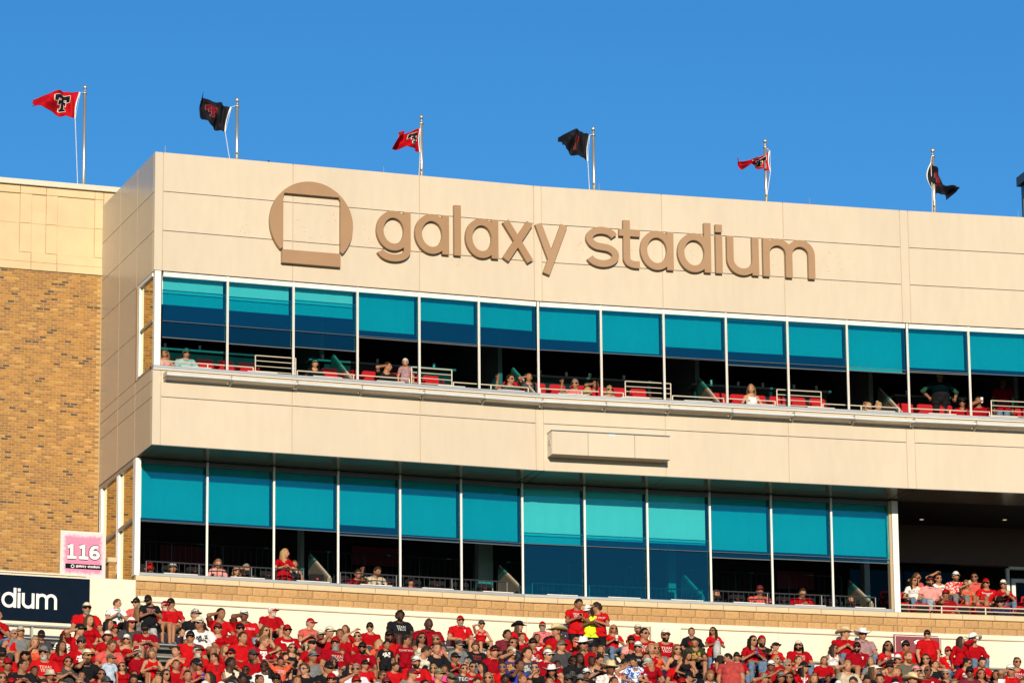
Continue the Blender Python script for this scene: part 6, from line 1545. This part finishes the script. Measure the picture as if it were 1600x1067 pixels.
# ------------------------------------------------------------------ the crowd, person by person
# crop x y top hat hair flags   (crop origin/scale below; top = colour.kind@print:colour)
CROP = {'A': (0, 900, 6.388), 'B': (200, 920, 6.4), 'C': (400, 920, 6.4), 'D': (600, 920, 6.4), 'E': (800, 920, 6.4), 'F': (1000, 920, 6.4), 'G': (1200, 920, 6.4), 'H': (1380, 920, 7.26), 'P': (0, 0, 1.0)}
CROWD = """
A -40 330 red.tee - short.d y50 phone s1
A 135 525 bred.vest - short.g g y25 m s1
A 205 495 grey.tee cap.beige.beige short.b y0 m
A 345 570 orange.dress - long.y f y0 n12 chin s0
A 415 530 dgrey.tee cap.black.black short.b n24 y0 m
A 865 258 bred.tee cap.cream.black short.b g y0 b bg s1
A 885 380 red.tee - long.b f y25 s0 bot=ldenim.shorts
A 790 415 red.tee@T:white cap.black.black short.d y25 face m s0
A 645 535 floral.tee cap.red.red long.d g y25 f s1
A 820 545 red.tee@gfx:white cap.dgrey.dgrey short.d g y-25 m s1
A 445 665 bred.tee@tt2:cream cap.grey.grey short.g g y-25 b bw s1
A 260 720 red.tee visor.black.black long.b g y-25 f s1
A 40 705 bred.tee cap.black.black short.d y-25 n24 m s1
A 75 770 red.tee cap.red.red short.d y0 face m s2
A 215 820 black.tee@tt2:coral - buzz.k y50 b s2 phone
A 20 915 red.tee - short.b g y0 m s1
A 495 930 red.tee bucket.beige.beige short.b y25 m s2
A 680 800 dgrey.tee - curly.d g y0 m s1 phone
A 860 715 black.polo cap.cream.mustard short.b g y25 bb m s1 chin
A 1010 920 red.tee - long.k g y0 f s2
A 815 940 red.tee - short.k y0 m s2
A 800 980 dgrey.tee - long.g g y-25 f s1
A 440 1015 black.tee - short.d y0 n24 m s1
A 1050 985 grey.tee cap.dgrey.dgrey short.d y25 m s1
A 1165 222 white.polo - short.b y50 m s0 phone hold=bottle bot=black.trousers
A 1075 420 black.tank - long.k y50 f s1
A 1080 540 red.tee cap.white.red short.b y-25 m s1
A 1150 485 red.tee cap.red.red long.d g y0 f s1
A 1100 590 coral.tee - short.b n24 y25 down m s1 bot=cream.shorts
A 1270 575 red.halter cap.white.white long.y g y-25 f s0
A 1095 770 lblue.polo cap.olive.olive short.b g y50 k s1 stand
A 1225 850 red.tee - long.b g y-25 f s0
A 615 1010 bred.tee@tt2:white - buzz.d y0 n24 m s2
A 610 640 red.tee - long.d y25 f s2
A 345 890 black.tee - short.k y0 m s3
A 120 1010 maroon.tee cap.red.red short.d y-25 m s1
B 95 85 coral.tee cap.black.black short.d g y-50 m s0
B 110 155 grey.tee@tt:coral cap.camop.camop long.l g y50 f s1
B 25 278 dgrey.tee cap.white.red long.d g y25 m s1
B 230 145 black.tee@tt2:pink cap.black.black short.d g y-50 bk standp m s2 n24 bot=lgrey.shorts row=1
B 365 118 red.polo cap.red.red short.w y25 bw g m s1 bot=khaki.shorts
B 440 88 bred.tee@tt:maroon cap.black.black short.d g y-50 m s1 bot=khaki.shorts
B 190 335 dred.tee@tt2:white cap.black.black short.d n24 y-25 down b s1 bot=khaki.shorts
B 90 567 dred.tee cap.red.white short.d g y0 drink m s2 hold=bottle bot=black.shorts
B 255 590 bred.dress - bun.l n24 y-25 down f s0
B 665 192 black.tee cap.snake.grey short.d y25 m s0
B 725 225 white.tee@gfx:dgrey cap.cream.cream short.d g y-50 b s2 bot=black.shorts
B 630 415 bred.tee cap.black.black short.d g y-25 b s1
B 490 565 red.halter - bun.d y-50 f s0 bot=white.shorts
B 690 555 bred.tee cap.dgrey.dgrey short.w y25 bw m s1
B 920 187 bred.tee - mullet.k y25 face m s2 bot=ldenim.trousers
B 905 333 red.tee cap.maroon.black pony.d g y-25 f s0 bot=grey.shorts
B 1165 197 bred.tee@tt:white cap.white.white short.k y-25 face b s3 hold=phone bot=ldenim.trousers
B 1120 338 red.tee cap.black.black short.d g y0 m s1
B 1140 362 bred.polo - short.d y25 b s1 bot=black.shorts
B 965 550 red.tee - long.l y25 k s0
B 1045 590 red.tee cap.black.red short.d g y-50 phone m s1
B 880 632 bred.tee@T:maroon - short.k y-75 k s1 stand
B 1015 640 cream.tee - short.k y50 phone m s4 hold=phone bot=denim.trousers
B 1250 657 red.tee - long.k y50 f s2
B 1240 598 red.tee cap.dgrey.dgrey short.k g y25 m s3
B 650 680 brick.tee cap.black.black short.k y50 m s3 n24
B 715 698 dred.tee - bun.d g y-25 f s1 phone hold=can
B 370 770 red.tee - long.d g y25 f s1
B 595 808 black.tee - bun.k y0 f s1
B 830 810 black.tee - long.d y-75 f s1
B 530 865 red.tee cap.red.white short.b g y0 m s1
B 770 855 lgrey.tee cap.white.white short.b g y0 m s1
B 930 890 white.tee cap.white.white short.b y0 m s1
B 1185 755 black.polo@Ts:white - buzz.k g y-25 m s4
B 1130 700 white.tee - bun.k y25 f s4 n24
B 290 860 black.tee - long.y y25 f s0 n24
B 60 850 red.tee - curly.k y0 f s2 n24
B 480 700 red.tee - short.d y0 m s1
C 155 172 red.tee@tt:maroon cap.white.red short.w y50 bw b s0 bot=black.shorts
C 85 362 red.tank - long.b g y25 chin f s0
C 310 352 red.tee@horns:white cap.red.red short.d g y0 m s1
C 70 457 dred.tee@T:white - short.l y50 m s0 n12
C 535 287 coral.polo cap.red.red short.g y50 phone m s0 bot=khaki.trousers
C 725 365 red.tee cap.cream.cream short.d y25 chin m s1
C 645 405 maroon.tee@Ts:white cap.cream.cream short.k y0 m s3
C 845 393 red.tee - short.b y-25 m s2
C 905 365 red.tee - long.b y-50 f s1
C 800 470 dred.tee@tt2:cream cap.red.red short.b g y-25 bbg b s1
C 872 448 red.tee - buzz.g y25 face m s1 n12
C 1020 420 red.vest - pony.k g y-25 shade f s0
C 1145 328 red.tee cap.black.black short.d g y-25 m s0
C 555 485 red.tee visor.black.black short.d g y25 f s0
C 560 610 grey.vest cap.grey.grey short.d y25 b s2
C 360 538 black.tank - long.b g y0 f s0 bot=black.shorts
C 215 560 red.tee - long.r y25 drink f s0
C 250 670 orange.tee@tt2:white - bun.k n24 y0 behind f s2
C 90 708 white.tee - buzz.k g y-25 m s4
C 128 768 white.tee@gfx:navy - long.k y-75 f s3
C 495 740 black.tee - curly.b gb y-50 m s0
C 715 700 black.tee cap.black.black short.d y25 m s1 n12
C 770 675 white.vest beanie.dgrey.dgrey long.k g y0 f s2
C 760 800 brick.tee cap.red.red short.d g y-25 b bb s1
C 945 712 black.jersey@gfx:red cap.red.red long.d y25 f s0
C 1005 727 pale_check.polo - short.g g y-25 m s1
C 1085 738 bred.tee cap.black.black short.d y25 m s1
C 1070 525 dred.polo@Ts:white cap.black.black short.k g y-25 b bk s2
C 1225 495 orange.tee - long.y y50 k s0
C 1000 840 red.tee cap.red.red short.b y0 shade m s1
C 1262 812 lgrey.tee - short.b g y25 f s2
C 410 862 black.tee - long.b y0 f s1
C 210 838 black.polo@Ts:red cap.black.black short.k g y-25 m s3
C 605 868 black.tee cap.black.black short.d y25 n24 m s2
C 30 850 red.tee - bun.k y25 f s2
C 860 610 red.tee - long.b y0 n12 f s1
D 160 212 black.tee@tt2:white - curly.k y0 bk b s4 bot=red.shorts
D 445 267 dred.polo@Ts:white - - y0 b s4 n12 bot=grey.trousers
D 50 408 bred.tee cap.black.black short.k g y0 bk m s3
D 20 507 black.tee@gfx:white - short.k y25 k s2 stand
D 215 462 dred.tee@tt:white - buzz.k y50 k s2 stand bot=black.shorts
D 375 430 cream.tank - long.k g y0 f s2
D 525 450 redpat.dress - bun.l g y-25 f s1
D 525 507 black.long - short.b y0 m s0
D 400 552 cream.long - short.d y75 f s1 n24
D 763 262 bred.polo@Ts:white cap.red.red short.g g y0 bg b s0 bot=black.shorts
D 975 307 bred.vest@tt:white cap.dgrey.dgrey short.d g y0 face f s0 bot=black.shorts
D 745 503 grey.long cap.dgrey.grey short.d y25 n12 m s0
D 700 588 bred.tee@Ts:white cap.black.black short.d g y25 phone k s2 hold=phone
D 930 535 black.tee@tt2:brick - curly.b n24 y-25 m s0
D 1230 407 maroon.polo - curly.k y25 b s2
D 1285 482 black.tee - long.d g y0 f s1
D 1265 517 purple.tee@gfx:mustard cap.tan.tan short.b y25 drink m s1 hold=cup
D 1100 550 dred.polo cap.black.red short.d y0 m s0
D 1065 590 red.tee - pony.l y-75 k s0
D 320 665 bred.jersey@five:white cap.white.white short.k y0 bk b s1
D 110 722 bred.tee - short.d n24 y25 m s1
D 270 785 grey.long cap.maroon.red short.b y50 m s0
D 500 745 hot.tee - long.y g y-25 f s0
D 540 788 dred.tee@tt2:white cap.camop.camop short.b y25 b s0
D 800 745 dgrey.jersey@tech:white - short.k g y0 m s0
D 885 725 red.jersey@tt:white - bun.k g y0 f s1
D 995 730 red.tee - long.k y-75 phone f s1 hold=phone
D 1045 790 red.tank - long.y g y-25 f s0
D 1190 725 bred.tee - short.d gb y-25 m s2
D 1210 800 black.tee - short.k n24 y0 f s4
D 660 835 red.tee cap.olive.black short.d y25 n12 m s1
D 920 870 dgrey.tee - short.d y25 n24 m s0
D 1145 885 red.tee - long.k g y-25 f s3
D 20 850 dgrey.tee cap.maroon.maroon short.d g y0 m s1
D 605 765 hot.tee - short.d y0 m s2 n12
D 400 900 red.tee - short.k y25 m s2
D 780 880 black.tee - short.d y0 n24 m s1
E 65 350 bred.jersey cowboy.black.black long.b y50 f s0
E 90 435 red.tee - bun.d y25 f s1
E 15 482 dgrey.tee - long.k g y0 f s2
E 205 472 red.tee@gfx:white cap.black.black short.k y0 f s1
E 250 442 bred.tee@horns:white - bun.d y0 f s2
E 310 347 check.polo cap.red.beige short.g g y-25 bg m s1
E 460 350 red.tee cowboy.straw.straw short.d y-75 m s1
E 470 432 red.tee - long.b y-50 phone f s1 hold=phone
E 655 90 bred.tee@tt2:white - short.k n24 y25 standp m s2 bot=black.shorts hold=phone row=0
E 785 150 neon.tee cap.white.white long.d y-50 n24 standp m s3 bot=black.shorts row=0
E 872 132 bred.tee@tt:white - curly.d g y-75 standp m s1 bot=black.shorts row=0 turn=-30
E 640 462 red.jersey - bun.k g y0 phone f s1 hold=placard
E 715 487 red.tee cowboy.white.white short.d g y-25 m s1
E 485 505 dgrey.tee cap.olive.olive short.g y25 b s0
E 1015 350 bred.tee - long.y g y0 phone f s1 hold=cup bot=denim.trousers
E 145 560 dgrey.tee@gfx:lgrey - curly.d y25 m s0
E 65 588 blue.tee - short.k y25 chin m s3
E 372 565 white.tee cap.mustard.mustard short.b y-25 m s1
E 350 597 dred.polo cap.white.white short.d g y25 b s0
E 230 720 black.tee - bun.d gb y-25 chin f s0
E 95 722 black.tee - short.r y25 f s1
E 40 790 black.tee cap.dred.mustard short.d y-25 n12 face m s0
E 400 765 dred.tee cowboy.white.white long.k y-25 f s2
E 445 705 red.tee@tech:white - short.k y25 k s4
E 690 588 hot.tee - short.b y25 k s1 n24
E 610 665 black.tee@tt2:grey - curly.k g y0 m s4
E 665 635 black.tee - long.k y25 f s4
E 795 660 snake.dress - buzz.k y0 f s4
E 865 650 black.tank - bun.k n24 y25 phone f s1 hold=phone
E 885 557 grey.long - short.b y0 bb m s1
E 985 722 whitepat.polo cowboy.straw.straw short.d y0 b s3
E 1115 680 white.tee@gfx:red - short.k n24 y75 m s2
E 1200 465 pink.polo cap.black.black short.k y-25 bk m s2
E 1258 345 bred.tee cap.cream.cream short.b y0 bb m s1
E 1265 520 black.tee@tt:white cap.white.white short.b g y-25 b s1
E 1245 675 hawaii.polo - buzz.d n24 y-50 bend m s1 row=4
E 1180 775 pink.tee - buzz.g g y0 shade m s1
E 558 845 red.tee cap.dgrey.dgrey short.k g y0 m s3
E 690 840 dgrey.tee cap.grey.grey short.k g y-25 m s1
E 380 872 black.tee - short.d y-25 f s1
E 470 880 bred.tee - short.k y0 m s3
E 170 890 black.tee - long.d y0 f s1
E 1010 870 white.tee - short.d y25 m s2
F 35 375 red.tee@tt2:white - short.k g y25 b s1
F 250 397 red.vest@tt2:white cap.white.rust short.k g y0 bk b s1
F 110 503 red.tee - long.y y0 f s0
F 155 530 orange.tank - long.y g y0 f s1
F 130 672 dred.tee cap.lgrey.lgrey short.g y-100 n24 bend m s1 row=4
F 150 820 black.polo cap.brick.brick short.g g y0 m s1
F 370 500 black.tank - long.r g y0 f s0
F 520 380 black.jersey@gfx:red - short.k y-25 m s1
F 562 480 green.tee@gfx:mustard - short.d n24 y-25 knees m s1
F 740 378 bred.tee@Ts:white - long.d g y-50 standp f s2 hold=jacket row=1
F 735 630 dred.dress cap.cream.black long.d n24 y100 bend f s1 row=3 turn=60
F 480 650 black.tank - long.d n24 y25 bend f s1 row=3
F 400 670 bred.tee - - y25 n24 m s1
F 470 815 white.tee cap.black.black short.k y75 n12 m s1
F 912 622 brick.tee - buzz.k y100 n12 stand b s1 row=4 turn=150 bot=navy.shorts
F 972 625 red.tee cap.black.black short.d y-25 m s1
F 1120 457 red.jersey - long.k g y25 phone f s1 hold=can
F 1215 460 black.jersey@tt:red capback.red.red short.k y0 bk m s2 bot=denim.trousers hold=can
F 1235 835 red.tee cap.camop.camop short.g y25 face b s1
F 600 880 black.tee cap.black.black short.d y0 n24 m s1
F 415 882 red.tee cap.red.red short.d y0 m s1
F 60 600 black.tee - short.k y0 m s1
F 1010 800 red.tee - short.d y0 m s2
F 700 800 lgrey.tee - long.l y0 n24 f s1
G 70 515 bred.tee visor.black.black pony.b gb y25 chin f s0
G 310 508 red.tee@tt2:cream cap.cream.cream long.k g y-25 bk b s1
G 80 655 red.tee - long.y g y25 f s0
G 35 708 red.long cap.white.white short.k y-25 b s3
G 190 710 bred.tee - short.g g y25 m s1
G 295 647 bred.tee@T:white - short.b y25 k s0
G 345 722 red.tee@T:white cap.black.black long.k y50 face f s1
G 125 760 black.tee cap.grey.grey long.k y0 shade f s2
G 215 825 rust.halter - long.k g y-25 f s2
G 290 825 black.tee - short.k y-50 k s3
G 455 795 red.tee - long.l n12 y0 f s0
G 650 545 white.vest@tech:coral - long.d g y50 f s2 bot=dred.shorts
G 760 385 red.polo cowboy.straw.straw short.b y50 phone b s0 bot=denim.trousers
G 945 398 mauve.polo cowboy.white.white short.k g y0 b s1 bot=denim.trousers
G 895 525 dred.polo@Ts:white cap.black.black short.k g y-25 bk b s1
G 790 690 beige.tee - short.y y0 face m s0
G 1050 738 black.tee visor.white.white long.b g y50 f s1
G 1030 678 grey.tee - long.y y-25 f s0
G 1195 505 bred.tee@gfx:white - long.k g y0 phone f s2 hold=cup
G 1125 785 rust.tee - short.k n12 y-25 m s1
G 1220 722 dred.tee cap.black.black short.k y-25 m s2
G 985 830 black.tee - bun.k n24 y0 f s2
G 880 868 white.tee@Ts:red - short.d n24 y-50 down m s1
G 700 852 black.tee cap.white.black short.k y0 k s3
G 600 862 black.tee - short.k y0 k s3
G 1262 778 dred.tee - long.y y0 shade f s0
G 1270 885 black.tee cap.black.white short.k y0 n12 m s1
G 560 700 red.tee - short.d y0 m s1
H 170 735 dgrey.tee cap.white.white short.g g y-25 m s1
H 260 577 bred.jersey cap.black.black short.d g y-25 b s1 
H 270 700 olive.tee - short.r y25 br b s0
H 505 480 bred.polo cap.black.black short.d g y-25 stand b s0 row=1
H 485 715 beige.tank - long.d g y-25 f s0
H 590 665 red.tee cap.black.black short.d n24 y50 m s1 phone
H 735 645 bred.tee@T:cream cap.red.red short.g g y0 b s0
H 868 530 red.long - long.d y75 stand f s1 row=1
H 1030 508 red.long cowboy.white.cream short.d gb y-50 drink m s1 bot=denim.trousers hold=cup row=0
H 1120 765 bred.tee - short.k n24 y0 down m s0
H 935 775 red.jersey@gfx:white - bun.k g n12 y50 f s1
H 985 875 maroon.tee cap.black.black short.k g y-25 m s3
H 1105 900 tan.tank - long.d gr y0 f s1
H 1445 847 bred.polo cap.white.white short.d y-25 face b s1
H 1515 768 red.tee@tt2:white - bun.d g y0 f s1
H 360 865 grey.tee cap.pink.pink short.d g y25 f s1
H 320 935 tan.polo cowboy.straw.straw short.d y25 m s1
H 500 860 dred.polo@Ts:white - - g y0 chin m s3
H 580 857 black.tee - short.d y25 m s0
H 715 907 red.tee - short.w g y-25 f s1
H 165 880 dgrey.tee - long.l y-25 shade f s0
H 1282 915 black.tee - long.k y-25 f s2 hold=paper phone
H 455 1030 red.tee cap.red.red short.d y0 m s1
H 680 1035 black.tee - short.k y0 n24 m s1
H 1585 960 grey.tee - short.b y-25 m s1
H 800 1000 red.tee - long.l y0 n12 f s1
"""
DEFB = ['black.shorts', 'dgrey.trousers', 'denim.trousers', 'denim.trousers', 'navy.trousers', 'black.trousers', 'dgrey.shorts', 'khaki.shorts']


def parse(line):
    tk = line.split(); sp = dict(px=CROP[tk[0]][0] + float(tk[1]) / CROP[tk[0]][2], py=CROP[tk[0]][1] + float(tk[2]) / CROP[tk[0]][2], pose='lap', build='m', skin=1, yaw=-25, nod=0, crop=tk[0])
    top = tk[3]; 
    if '@' in top: top, pr = top.split('@'); sp['print'] = tuple(pr.split(':'))
    sp['top'] = tuple(top.split('.')) if '.' in top else (top, 'tee')
    if tk[4] != '-': h = tk[4].split('.'); sp['hat'] = (h[0], h[1], h[2])
    if tk[5] != '-': sp['hair'] = tuple(tk[5].split('.'))
    sp['bottom'] = tuple(random.choice(DEFB).split('.'))
    for f in tk[6:]:
        if f in POSES: sp['pose'] = f
        elif f in BUILD: sp['build'] = f
        elif f[0] == 's' and f[1:].isdigit(): sp['skin'] = int(f[1:])
        elif f == 'g': sp['glass'] = 'k'
        elif f in ('gb', 'gr'): sp['glass'] = f[1]
        elif f.startswith('bot='): sp['bottom'] = tuple(f[4:].split('.'))
        elif f.startswith('hold='): sp['hold'] = f[5:]
        elif f.startswith('row='): sp['row'] = int(f[4:])
        elif f.startswith('turn='): sp['turn'] = float(f[5:])
        elif f.startswith('o='): sp['o'] = float(f[2:])
        elif f.startswith('z='): sp['z'] = float(f[2:])
        elif f[0] == 'y': sp['yaw'] = int(f[1:])
        elif f[0] == 'n': sp['nod'] = int(f[1:])
        elif f[0] == 'b': sp['beard'] = f[1:] if len(f) == 2 else f[2] + f[1]
        else: raise ValueError(f)
    if sp.get('beard') and len(sp['beard']) == 2: sp['beard'] = sp['beard'][0] + 'L'
    return sp


def bay_of(o, x, y):
    for i in range(3):
        s, z = un(i, o, x, y); a, b = srange(i, o, left=-12)
        if a - 1e-6 <= s <= b + 1e-6 or i == 2: return i, s, z


def top_of(sp):
    B = body(sp['pose'], sp['build']); nod = math.radians(sp['nod'])
    h = B['head'][2] - .09 + .212 * math.cos(nod) * (1.2 if sp['build'] == 'k' else 1.07) + (.02 if sp.get('hat') else .008)
    return h, B['head'][1] + .15 * math.sin(nod)


BASE = {'m': 1.06, 'b': 1.09, 'f': 1.0, 'k': 0.80}
SEATED = {}
specs = [parse(l) for l in CROWD.strip().split('\n')]
for sp in specs:
    ht, hy = top_of(sp); st = POSES[sp['pose']].get('stand', 0); base = BASE[sp['build']]; best = []
    for k in range(NROW):
        if 'row' in sp and k != sp['row']: continue
        ok = OB + k * DO + (0.30 if st else 0.0); zk = ZB - k * DZ - (0.428 if st else 0.0)
        i, s, z = bay_of(ok + hy * base, sp['px'], sp['py'])
        sc = (z - zk) / ht
        clash = sum(1 for (q, a) in SEATED.get((k, i, st), []) if abs(a - s) < 0.34 * (1 if sp['build'] != 'k' else .75))
        best.append((abs(math.log(max(sc, .1) / base)) + 0.22 * clash, k, i, s, sc, ok, zk))
    best.sort(); _, k, i, s, sc, ok, zk = best[0]
    sc = min(max(sc, base * 0.88), base * 1.13)
    SEATED.setdefault((k, i, st), []).append((0, s))
    person(i, s, ok, zk, sp, sc, dict(row=k, group='spectators on the bleachers', zone='crowd'))

# the lowest rows run out of the frame packed shoulder to shoulder
FR = random.Random(11)
for k in (4, 5):
    for i in range(3):
        ok, zk = OB + k * DO, ZB - k * DZ; a, b = srange(i, ok, left=-3.2, right=3.6); taken = sorted(q for (_, q) in SEATED.get((k, i, 0), []))
        s = a + .3
        while s < b - .2:
            if all(abs(q - s) > .5 for q in taken):
                top = FR.choice(['red.tee', 'bred.tee', 'black.tee', 'dred.polo', 'dgrey.tee', 'red.tank', 'white.tee', 'black.polo', 'bred.jersey', 'grey.tee']); hat = FR.choice(['-', '-', 'cap.black.black', 'cap.red.red', 'cap.white.white', 'cap.dgrey.dgrey'])
                fem = FR.random() < .4
                sp = parse(f"P 0 0 {top} {hat} {FR.choice(['long.d', 'bun.k', 'long.b', 'long.y'] if fem else ['short.d', 'short.k', 'buzz.d', 'curly.d'])} y{FR.choice([-25, 0, 25])} n{FR.choice([0, 0, 12, 24])} {FR.choice(['lap', 'knees', 'phone', 'lap', 'chin'])} {'f' if fem else 'm'} s{FR.choice([0, 1, 1, 2, 3])} {FR.choice(['g', 'g', 'n0'])}")
                if FR.random() < (.75 if k == 4 else .55) and len(PEOPLE) < 282: person(i, s + FR.uniform(-.06, .06), ok, zk, sp, BASE[sp['build']] * FR.uniform(.95, 1.04), dict(row=k, group='spectators on the bleachers', zone='crowd'))
            s += .56

# people inside the windows and on the terrace: px, py of head top; o = offset
INSIDE = """
P 258 544 pink.tank - long.y g y-25 f s1 o=-0.95
P 291 544 teal.polo - short.g g y0 m s1 o=-1.0
P 492 560 black.tee - long.k y0 f s0 o=-1.0
P 604 565 black.tee - short.d y50 face m s1 o=-1.0
P 635 559 mauve.tee - short.w n24 y-25 k s0 stand o=-0.75
P 797 585 dgrey.tee - curly.d g y25 m s1 o=-1.0 point
P 826 582 dgrey.tee - short.d y0 face f s1 o=-1.2
P 899 592 check.polo - short.g g y-25 point m s1 o=-0.9
P 917 604 red.tee - long.y y75 f s0 o=-0.7
P 930 593 bred.tee - short.k y0 face m s2 o=-1.3
P 952 602 cream.tee - long.y g y0 f s0 o=-0.8
P 1174 600 white.tank - long.y y-25 f s0 o=-0.8 hold=paper
P 1353 627 beige.tee - long.y y75 n24 f s0 o=-0.7
P 1371 627 cream.tee - bun.y y25 n24 f s0 o=-0.8 point
P 1468 578 black.tee cap.black.black short.d y0 hips b s2 o=-1.35 bot=black.trousers
P 1504 621 red.tee cap.black.black short.d g y-25 m s2 o=-0.9
P 1529 619 dred.tee - short.d y-25 drink b s2 o=-1.0 hold=cup
P 1566 590 dred.tee - short.k y0 stand m s3 o=-2.0
P 237 878 red.tee cap.red.red short.d y-25 n24 m s1 o=-2.33
P 270 878 black.tee cap.lgrey.lgrey short.d y0 b s1 o=-2.33
P 341 872 pink.long - long.l n24 y0 f s0 o=-2.38
P 370 884 red.tee - long.y g y0 f s0 o=-2.28
P 384 880 dgrey.tee - short.g y25 face m s1 o=-2.68
P 444 856 red.tee - long.y y50 standp f s0 o=-2.48
P 461 874 floral.dress - long.b y-25 k s1 stand o=-2.58
P 560 888 dred.tee - short.d y0 n24 m s1 o=-2.48
P 588 884 beige.tee - short.d y25 n24 point m s2 o=-2.43
P 642 901 bred.tee cap.black.black short.d y0 k s1 o=-2.28
P 1118 920 red.tee - short.d y25 m s1 o=-2.58
P 1187 914 coral.tee cap.maroon.maroon short.k y0 b s2 o=-2.48
P 1254 918 red.tee - short.d n24 y0 phone b s1 o=-2.38
P 1329 930 dgrey.tee - long.b y0 f s1 o=-2.58
P 1427 900 white.tee@tt:brick - long.d g y25 f s1 o=-2.9 bot=denim.trousers
P 1431 894 coral.tee - long.b y50 drink f s1 o=-3.3
P 1453 899 pink.polo cap.black.red short.d g y0 bk b s1 o=-2.9 bot=ldenim.trousers
P 1466 896 white.tee@gfx:brick - short.d g y0 shade m s1 o=-3.3
P 1493 892 redpat.polo cap.white.white short.d y0 bb m s1 o=-3.1 bot=grey.trousers
P 1523 894 coral.polo - short.k g y-25 m s2 o=-3.2
P 1511 905 orange.dress - short.l g n12 y-25 drink f s1 o=-2.8 hold=bag
P 1541 903 bred.tee@horns:lgrey cap.red.red short.g g y-25 m s1 o=-2.9 bot=cream.shorts
P 1568 905 red.tee cap.white.white short.y g y-25 phone f s1 o=-2.9 bot=denim.trousers hold=bag
P 1478 920 dred.polo cap.red.red short.d y-25 chin m s2 o=-2.25 bot=khaki.shorts
P 1563 933 navy.polo cowboy.black.black short.d g y-25 m s1 o=-2.25
"""
for l in INSIDE.strip().split('\n'):
    sp = parse(l); ht, hy = top_of(sp); base = BASE[sp['build']] * 0.97; i, s, z = bay_of(sp['o'] + hy * base, sp['px'], sp['py'])
    zone = 'upper' if sp['py'] < 640 else ('terrace' if sp['px'] > 1405 else 'lower')
    person(i, s, sp['o'], z - ht * base, sp, base, dict(zone=zone, group={'upper': 'guests behind the upper windows', 'lower': 'guests behind the lower windows', 'terrace': 'guests on the open terrace'}[zone]))

# ---- labels: looks first, place only where looks do not single a person out
def nth(n): return f"{n}{'th' if 10 <= n % 100 <= 20 else {1: 'st', 2: 'nd', 3: 'rd'}.get(n % 10, 'th')}"
def look(sp, lvl):
    c, k = sp['top']; t = f"person in {CNAME[c]} {TOPN[k]}"
    if sp.get('hat'): t += f" and {CNAME[sp['hat'][1]]} {HATN[sp['hat'][0]]}"
    if lvl > 0 and sp.get('glass'): t += {'k': ' with sunglasses', 'b': ' with blue mirrored sunglasses', 'r': ' with red sunglasses'}[sp['glass']]
    if lvl > 1 and POSN[sp['pose']]: t += ', ' + POSN[sp['pose']]
    return t
ROWN = ['top', 'second', 'third', 'fourth', 'fifth', 'sixth', 'seventh', 'eighth', 'ninth']
from collections import Counter
full = Counter(look(p[1], 2) for p in PEOPLE)
order = {}
for p in PEOPLE: order.setdefault((p[2]['zone'], p[2].get('row')), []).append(p)
for k, L in order.items():
    L.sort(key=lambda p: p[0].location.x)
    for n_, p in enumerate(L): p[2]['n'] = n_ + 1
for p in PEOPLE:
    sp, w = p[1], p[2]; t = look(sp, 2)
    if w['zone'] == 'crowd': pl1, pl2 = f"in the {ROWN[w['row']]} bleacher row", f"{nth(w['n'])} from left in {ROWN[w['row']]} row"
    else:
        g_ = {'upper': 'behind the upper windows', 'lower': 'behind the lower windows', 'terrace': 'on the terrace'}[w['zone']]
        pl1, pl2 = g_, f"{nth(w['n'])} from left {g_}"
    if full[t] == 1:
        lab = t + ' ' + pl1
        if len(lab.split()) > 16: lab = t
    else:
        for lvl in (2, 1, 0):
            lab = look(sp, lvl) + ', ' + pl2
            if len(lab.split()) <= 16: break
    p[0]['label'] = lab
for h, t, nm, sp in HELD:
    h['label'] = f"{nm} held by {' '.join(t['label'].replace(',', '').split()[:12])}"
    if len(h['label'].split()) < 4: h['label'] += ' in the stand'
